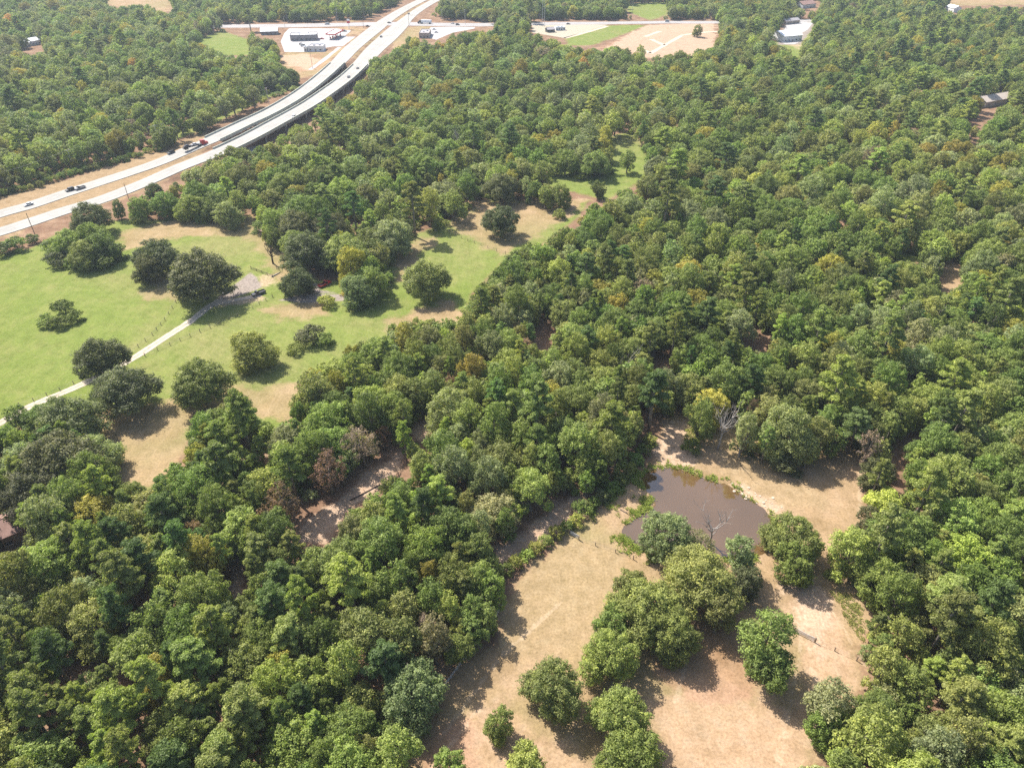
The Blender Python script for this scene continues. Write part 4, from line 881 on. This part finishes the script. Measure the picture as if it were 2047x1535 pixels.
# ------------------------------------------------------------------ buildings
def building(name,label,cat,uL,vL,uR,vR,depth,h,wall,roof,style='gable',wins=3,doors=1,rise=None,over=0.5):
    a=gp(uL,vL,0); b=gp(uR,vR,0); L=(b-a).length; o=thing(name,label,cat,(a.x,a.y,0),math.atan2(b.y-a.y,b.x-a.x))
    MB().box(0,0,-.3,L,depth,h).build('wall',wall,o)
    if style=='gable':
        rise=rise or depth*0.22; t=0.18
        for s in (0,1):
            y0,y1=(-over,depth/2) if s==0 else (depth+over,depth/2); z0=h-over*rise/(depth/2)+0.02; z1=h+rise+0.02
            V=[(-over,y0,z0),(L+over,y0,z0),(L+over,y1,z1),(-over,y1,z1)]; V+=[(x,y,z+t) for x,y,z in V]
            F=[(0,1,2,3),(7,6,5,4),(0,4,5,1),(1,5,6,2),(2,6,7,3),(3,7,4,0)]
            rf=MB().add(V,F).build('roof_slope',roof,o)
        MB().tube([(-over,depth/2,h+rise+t),(L+over,depth/2,h+rise+t)],[.14,.14]).build('ridge_cap',roof,o)
        for x in (0.004,L-0.004):
            MB().add([(x,0,h),(x,depth,h),(x,depth/2,h+rise)],[(0,1,2)]).build('gable_end',wall,o)
    else:
        MB().box(.3,.3,h,L-.3,depth-.3,h+0.12).build('roof',roof,o)
        for q in ((0,-.02,L,.3),(0,depth-.3,L,depth+.02),(-.02,.302,.3,depth-.302),(L-.3,.302,L+.02,depth-.302)):
            MB().box(q[0],q[1],h-.3,q[2],q[3],h+.7).build('parapet',wall,o)
        MB().box(L*.3,depth*.4,h+.12,L*.3+1.6,depth*.4+1.4,h+1.1).build('roof_unit',M['galv'],o)
        MB().box(L*.65,depth*.55,h+.12,L*.65+1.6,depth*.55+1.4,h+1.1).build('roof_unit',M['galv'],o)
    n=wins+doors
    for k in range(n):
        x=L*(k+0.5)/n
        if k==n//2 and doors: 
            d=MB().box(x-.6,-.05,0,x+.6,.02,2.15).build('door',M['post'],o); MB().box(x+.4,-.1,1,x+.48,-.05,1.15).build('handle',M['galv'],d)
        else:
            wdw=MB().box(x-.8,-.03,.9,x+.8,.02,2.1).build('window',M['glass'],o); MB().box(x-.95,-.09,.78,x+.95,-.0305,.9).build('sill',M['white'],wdw)
    return o
building('fuel_shop','grey walled flat roofed shop at the fuel station','shop',581,83,634,81.5,15,5.2,M['greywall'],M['white'],'flat',5,1)
building('car_wash','low white building with red trim in front of the fuel shop','building',616,103.5,646,103.5,13,4.2,M['white'],M['greyroof'],'flat',2,1)
o=building('arcade_shed','small white block at the left end of the white building','building',608,104,614.5,104,6,3.6,M['white'],M['white'],'flat',1,0)
building('white_shed','long white roofed shed left of the fuel station','shed',522,71,555,70,12,3.6,M['greywall'],M['white'],'gable',3,1)
building('corner_shop','pale shop with grey roof right of the highway junction','shop',838,77,858,77,24,4.5,M['tanwall'],M['greyroof'],'flat',2,1)
building('white_hall','large bright white roofed hall amid the far right woods','hall',1566,85,1602,82,26,5.5,M['white'],M['white'],'gable',4,1,3.0)
building('hall_store','long low grey shed behind the white roofed hall','shed',1570,50,1598,47,9,3.5,M['tanwall'],M['greyroof'],'gable',3,1)
building('site_hut','dark low hut in the far gravel lot','hut',1095,66,1109,65,7,3.0,M['black'],M['greyroof'],'gable',1,1)
building('site_trailer','white site trailer in the far gravel lot','trailer',1111,62,1130,61,6,3.0,M['white'],M['white'],'flat',3,1)
building('house','pinkish roofed house at the top edge in the right woods','house',1604,18,1630,15,14,4.5,M['white'],M['pinkroof'],'gable',3,1)
building('house','white gabled house at the upper right edge of the woods','house',1889,22,1905,26,10,5,M['white'],M['white'],'gable',2,1)
building('house','small pale house at the top edge right of the hall','house',1736,10,1750,8,9,4.5,M['white'],M['white'],'gable',2,1)
building('house','white roofed house among trees at the upper left','house',42,97,62,94,12,4.2,M['white'],M['white'],'gable',3,1)
building('house','second white roofed house right of the first at the upper left','house',66,92,82,89,10,4.2,M['white'],M['white'],'gable',2,1)
building('house','reddish roofed house at the left edge under the orange tree','house',-6,72,9,70,12,4.5,M['tanwall'],M['pinkroof'],'gable',2,1)
building('house','tan roofed house in the sandy plot at the far right','house',1968,216,2022,206,12,4,M['tanwall'],M['tanwall'],'gable',3,1)
building('barn','weathered reddish brown barn roof under oaks at the left edge','barn',12,1098,74,1072,9,4,M['post'],M['pinkroof'],'gable',2,1)
building('shed','small brown shed at the edge of the farmyard grove','shed',521,470,541,474,5,2.4,M['post'],M['pinkroof'],'gable',1,1)
# fuel canopy with its pumps, pole sign
a=gp(653,80,0); o=thing('fuel_canopy','red and white fuel canopy on posts at the fuel station','canopy',(a.x,a.y,0),math.radians(-8))
MB().box(0,0,4.9,10,26,5.5).build('roof',M['greyroof'],o); 
for q in ((-.05,-.25,10.05,-.002),(-.05,26.002,10.05,26.25),(-.3,-.25,-.052,26.25),(10.052,-.25,10.3,26.25)): MB().box(q[0],q[1],4.7,q[2],q[3],5.9).build('fascia',M['redpaint'],o)
for k in range(4): MB().box(.8,1.5+6.2*k,5.5,9.2,5.2+6.2*k,5.62).build('roof_panel',M['white'],o)
for x in (2.5,7.5):
    for y in (3,13,23): MB().box(x-.25,y-.25,0,x+.25,y+.25,4.9).build('column',M['white'],o)
for k,(x,y) in enumerate(((2.5,5),(7.5,5),(2.5,11),(7.5,11),(2.5,21),(7.5,21))):
    p=o.matrix_basis@Vector((x,y,0)); q=thing('fuel_pump','fuel pump under the red and white canopy','fuel pump',(p.x,p.y,0.05),math.radians(-8),'fuel pumps under the canopy')
    MB().box(-.45,-.3,0,.45,.3,1.9).build('cabinet',M['redpaint'],q); MB().box(-.3,-.32,1.1,.3,-.302,1.6).build('display',M['glass'],q)
a=gp(698,59,0); o=thing('pole_sign','tall red and white pole sign at the fuel station','sign',(a.x,a.y,0))
MB().box(-.6,-.25,0,-.3,.25,6).build('post',M['white'],o); MB().box(.3,-.25,0,.6,.25,6).build('post',M['white'],o)
MB().box(-1.7,-.3,6,1.7,.3,8.2).build('sign_board',M['redpaint'],o); MB().box(-1.5,-.34,8.3,1.5,.3,10).build('sign_board',M['white'],o)

# ------------------------------------------------------------------ utility poles and wires
def pole(u,v,h,label,arm=True,rz=0.6,mat=None,name='utility_pole'):
    p=gp(u,v,0); z=tz(p.x,p.y); o=thing(name,label,'pole',(p.x,p.y,z),rz,'utility poles'); m_=mat or M['palepost']
    MB().tube([(0,0,-.5),(0,0,h)],[.2,.13],8).build('shaft',m_,o)
    if arm:
        MB().box(-1.3,-.08,h-.7,1.3,.08,h-.5).build('crossarm',m_,o)
        for x in (-1.15,0.3,1.15): MB().tube([(x,0,h-.499),(x,0,h-.2)],[.06,.04],6).build('insulator',M['galv'],o)
    return o
pl1=pole(-70,412,12,'utility pole left of the photo edge by the far verge',rz=1.0)
pl2=pole(149,340,12,'pale utility pole beside the far verge of the highway at the left',rz=1.0)
pl3=pole(319,288,12,'utility pole in the roadside brush before the far bridge',rz=1.0)
pl4=pole(538,209,12,'utility pole at the woods edge behind the far bridge',rz=1.2)
pole(72,474,12,'leaning dark pole beside the near carriageway at the left',False,mat=M['post'])
pole(258.5,401,9,'short dark pole by the near carriageway above the meadow hedge',False,mat=M['post'])
pl5=pole(625,138,13,'utility pole in the brown grass below the fuel station',False,mat=M['post'])
a1=pole(570,55,11,'lamp post at the left end of the station forecourt',False,name='lamp_post'); a2=pole(675,45,14,'utility pole behind the fuel station on the crossroad'); a3=pole(727,57,22,'tall dark pole at the near left corner of the junction',mat=M['post']); a4=pole(818,56,17,'tall pole at the near right corner of the junction',mat=M['post']); a5=pole(884,43,13,'utility pole right of the junction beyond the crossroad'); a6=pole(930,50,16,'white utility pole on the crossroad right of the junction')
a7=pole(1088,53,34,'tall double steel mast by the far gravel lot',mat=M['galv'],name='steel_mast'); pole(1084,53.5,34,'left twin of the tall steel mast by the far gravel lot',mat=M['galv'],name='steel_mast'); a8=pole(1264,24,22,'tall pole at the edge of the far pale field')
def wires(ps,label,hs=(11.6,11.6,8.5),offs=(-1.15,1.15,0)):
    o=thing('power_line',label,'power line',(0,0,0))
    for k,(hh,of) in enumerate(zip(hs,offs)):
        mb=MB()
        for p,q in zip(ps[:-1],ps[1:]):
            A=p.matrix_basis@Vector((of,0,hh)); B=q.matrix_basis@Vector((of,0,hh))
            pts=[A+(B-A)*(i/10)-Vector((0,0,(B-A).length*0.022*(1-(2*i/10-1)**2))) for i in range(11)]; mb.tube(pts,[.035]*11,4)
        mb.build('wire',M['wire'],o)
wires([pl1,pl2,pl3,pl4],'three power wires along the far side of the highway')
wires([a1,a2,a3],'power wires behind the fuel station',(10.8,10.8),(-.6,.6)); wires([a4,a5,a6,a7],'power wires along the crossroad right of the junction',(12.4,12.4),(-1,1))

# ------------------------------------------------------------------ vehicles
paint={}
def paintm(c):
    if c not in paint: paint[c]=noisy('car_paint_%d'%len(paint),c,0.05,1.0,0.25,0.6)
    return paint[c]
def vehicle(name,label,cat,pos,ang,c,kind='sedan',group=None):
    o=thing(name,label,cat,pos,ang,group); pm=paintm(c)
    L,Wd,H={'sedan':(4.7,1.8,1.42),'suv':(4.8,1.9,1.75),'pickup':(5.8,2.0,1.85),'van':(5.6,2.0,2.2)}[kind]; hl=L/2; hw=Wd/2
    if kind=='pickup':
        prof=[(-hl,.5),(-hl,1.0),(-hl+.05,1.05),(.0,1.05),(.0,1.08),(hl-1.5,1.08),(hl-.15,.98),(hl,.8),(hl,.45),(hl-.3,.36),(-hl+.3,.36)]
        # body: lower shell, then bed walls and cab
        bd=MB().prism([(-hl,.42),(-hl,.66),(.05,.66),(.05,1.06),(hl-1.45,1.08),(hl-.12,.98),(hl,.8),(hl,.42),(hl-.3,.36),(-hl+.3,.36)],-hw,hw).build('body',pm,o)
        bw=MB(); bw.box(-hl+.02,-hw+.001,.661,.04,-hw+.1,1.08); bw.box(-hl+.02,hw-.1,.661,.04,hw-.001,1.08); bw.box(-hl,-hw+.101,.661,-hl+.1,hw-.101,1.08); bw.build('bed_wall',pm,o)
        cx0,cx1=.08,hl-1.5; MB().box(-hl+.11,-hw+.11,.6605,.04,hw-.11,.70).build('bed_floor',M['black'],o)
    else:
        hood={'sedan':.88,'suv':1.02,'van':1.15}[kind]
        prof=[(-hl,.42),(-hl,.85),(-hl+.12,hood+.02),(hl-1.3,hood),(hl-.15,hood-.16),(hl,.7),(hl,.42),(hl-.3,.33),(-hl+.3,.33)]
        MB().prism(prof,-hw,hw).build('body',pm,o); cx0,cx1={'sedan':(-hl+.75,hl-1.25),'suv':(-hl+.1,hl-1.3),'van':(-hl+.06,hl-.9)}[kind]; 
    z0={'sedan':.88,'suv':1.02,'pickup':1.07,'van':1.15}[kind]; tx={'sedan':.62,'suv':.3,'pickup':.35,'van':.2}[kind]
    MB().box(cx0,-hw+.08,z0,cx1,hw-.08,H-.07,tx,.16).build('window_band',M['glass'],o)
    MB().box(cx0+tx-.04,-hw+.22,H-.069,cx1-tx+.04,hw-.22,H,.08,.05).build('roof',pm,o)
    for x in (-hl+.95,hl-.95):
        for y in (-hw+.1,hw-.1):
            wv=MB().tube([(x,y-.13,.36),(x,y+.13,.36)],[.36,.36],12).build('wheel',M['rubber'],o); s=1 if y>0 else -1
            MB().tube([(x,y+s*.131,.36),(x,y+s*.15,.36)],[.22,.2],10).build('rim',M['rim'],wv)
    for y in (-hw+.3,hw-.3):
        MB().box(hl-.06,y-.2,.62,hl+.02,y+.2,.76).build('headlight',M['lamp_white'],o); MB().box(-hl-.02,y-.16,.62,-hl+.05,y+.16,.8).build('tail_light',M['lamp_red'],o)
    return o
def on_road(u,v,path,rev=False,lane=0.0):
    p=gp(u,v,0.3)
    for _ in range(3):
        i=int(np.argmin(np.hypot(path[:,0]-p.x,path[:,1]-p.y))); p=gp(u,v,path[i][2]+0.4)
    q=path[min(i+1,len(path)-1)]-path[max(i-1,0)]; ang=math.atan2(q[1],q[0])+(math.pi if rev else 0)
    return (p.x,p.y,float(path[i][2])+0.01),ang
DK=(.03,.032,.04); GY=(.22,.22,.23); WH=(.72,.72,.72); SV=(.45,.46,.48); RD=(.42,.015,.02); BK=(.012,.014,.022)
g='vehicles on the highway'
for u,v,pth,rev,c,k,lab in [(57,409,ROAD_L,1,WH,'sedan','white car at the left end of the far carriageway'),(140,380,ROAD_L,1,DK,'suv','dark suv just ahead of the grey pickup on the highway'),(160,376.5,ROAD_L,1,GY,'pickup','grey pickup behind the dark suv on the highway'),(342,306,ROAD_L,1,DK,'suv','dark suv alone on the far carriageway before the bridge'),
    (588,233,ROAD_R,0,SV,'sedan','silver car on the near highway bridge'),(697,154,ROAD_R,0,GY,'sedan','rear of two grey cars at the end of the near bridge'),(715,137,ROAD_R,0,GY,'sedan','front of two grey cars leaving the near bridge'),(762,74,ROAD_R,0,GY,'suv','grey suv approaching the junction on the near carriageway'),(817,28,ROAD_R,0,GY,'sedan','grey car beyond the junction'),(735,53,cross,0,DK,'sedan','dark car at the left of the junction'),(778,46,cross,0,DK,'sedan','dark car in the middle of the junction'),
    (654,49,cross,1,WH,'van','white van passing behind the fuel station'),(915,50,cross,0,DK,'suv','dark suv on the crossroad right of the junction'),(905,47.5,cross,1,WH,'sedan','white car waiting on the crossroad right of the junction'),(1136,48.5,cross,0,DK,'sedan','dark car on the crossroad by the gravel lot'),(1333,44,cross,1,WH,'van','white van on the crossroad above the bare field')]:
    pos,ang=on_road(u,v,pth,rev); vehicle({'sedan':'car','suv':'suv','pickup':'pickup_truck','van':'van'}[k],lab,{'sedan':'car','suv':'suv','pickup':'pickup','van':'van'}[k],pos,ang,c,k,g)
def parked(u1,v1,u2,v2,c,k,nm,lab,cat):
    a=gp(u1,v1,0.3); b=gp(u2,v2,0.3); vehicle(nm,lab,cat,((a.x+b.x)/2,(a.y+b.y)/2,0.05),math.atan2(b.y-a.y,b.x-a.x),c,k,'vehicles parked at the farm')
parked(529,583,505,592,BK,'pickup','pickup_truck','black pickup parked on the grass by the sandy lane','pickup')
parked(461,578,443,588,BK,'sedan','car','black car parked on gravel under the huge domed oak','car')
parked(637,575,661,564,RD,'pickup','pickup_truck','red pickup parked in the shade of the farmyard oaks','pickup')
parked(467,553,478,548,DK,'suv','suv','dark suv half hidden behind the huge domed oak','suv')
for u,v,c,k,lab in [(644,79,RD,'sedan','red car beside the fuel canopy'),(628,74,WH,'sedan','white car parked at the shop front'),(603,90,DK,'suv','dark suv left of the low white building'),(640,92,GY,'sedan','grey car at the right of the low white building'),(606,93,WH,'van','white van left of the low white building'),(688,64,DK,'pickup','dark pickup by the pole sign'),(868,60,WH,'sedan','white car at the corner shop'),(872,66,SV,'sedan','silver car behind the corner shop')]:
    p=gp(u,v,0); vehicle({'sedan':'car','suv':'suv','pickup':'pickup_truck','van':'van'}[k],lab,{'sedan':'car','suv':'suv','pickup':'pickup','van':'van'}[k],(p.x,p.y,0.06),R.uniform(-.6,.6),c,k,'vehicles parked at the fuel station')
def truck(pos,ang,c,label,box=None,load=0,name='semi_truck'):
    o=thing(name,label,'truck',pos,ang); pm=paintm(c)
    MB().prism([(3.6,.7),(3.6,3.3),(3.9,3.5),(5.6,3.4),(6.0,2.2),(7.6,2.0),(7.7,.7)],-1.2,1.2).build('cab',pm,o)
    MB().box(5.66,-1.1,2.25,5.95,1.1,3.2,.1,.05).build('windscreen',M['glass'],o)
    MB().box(-8.5,-1.25,1.0,3.5,1.25,1.3).build('trailer_bed',M['black'] if box is None else M['galv'],o)
    if box: MB().box(-8.5,-1.25,1.301,3.3,1.25,3.9).build('trailer_box',box,o)
    for x in (-7.3,-6.1,2.2,3.3,6.7):
        for y in (-1.05,1.05): MB().tube([(x,y-.18,.5),(x,y+.18,.5)],[.5,.5],12).build('wheel',M['rubber'],o)
    return o
pos,ang=on_road(392,293,ROAD_L,False); tk=truck(pos,ang,(.40,.03,.03),'red truck hauling a flatbed of cars on the far carriageway')
mw_=tk.matrix_basis
for x,c,lab in ((-5.6,DK,'dark car carried at the rear of the red truck flatbed'),(-0.4,SV,'silver car carried behind the cab of the red truck')):
    p=mw_@Vector((x,0,1.3)); vehicle('car',lab,'car',(p.x,p.y,p.z),ang,c,'sedan','cars on the flatbed')
pos,ang=on_road(848,47,cross,True); truck(pos,ang,BK,'black truck with a white box trailer beside the junction',M['white'])

# ------------------------------------------------------------------ haze
m=bpy.data.materials.new('haze_air'); m.use_nodes=True; nt=m.node_tree; nt.nodes.remove(nt.nodes['Principled BSDF'])
pv=nt.nodes.new('ShaderNodeVolumePrincipled'); pv.inputs['Color'].default_value=(0.72,0.85,1.0,1); pv.inputs['Density'].default_value=0.0001; pv.inputs['Anisotropy'].default_value=0.2
nt.links.new(pv.outputs[0],nt.nodes['Material Output'].inputs['Volume'])
tag(MB().box(-5200,-2200,-1.5,5200,8500,CAMH+6).build('haze',m),'thin bluish summer haze over the land','haze',None,'stuff')
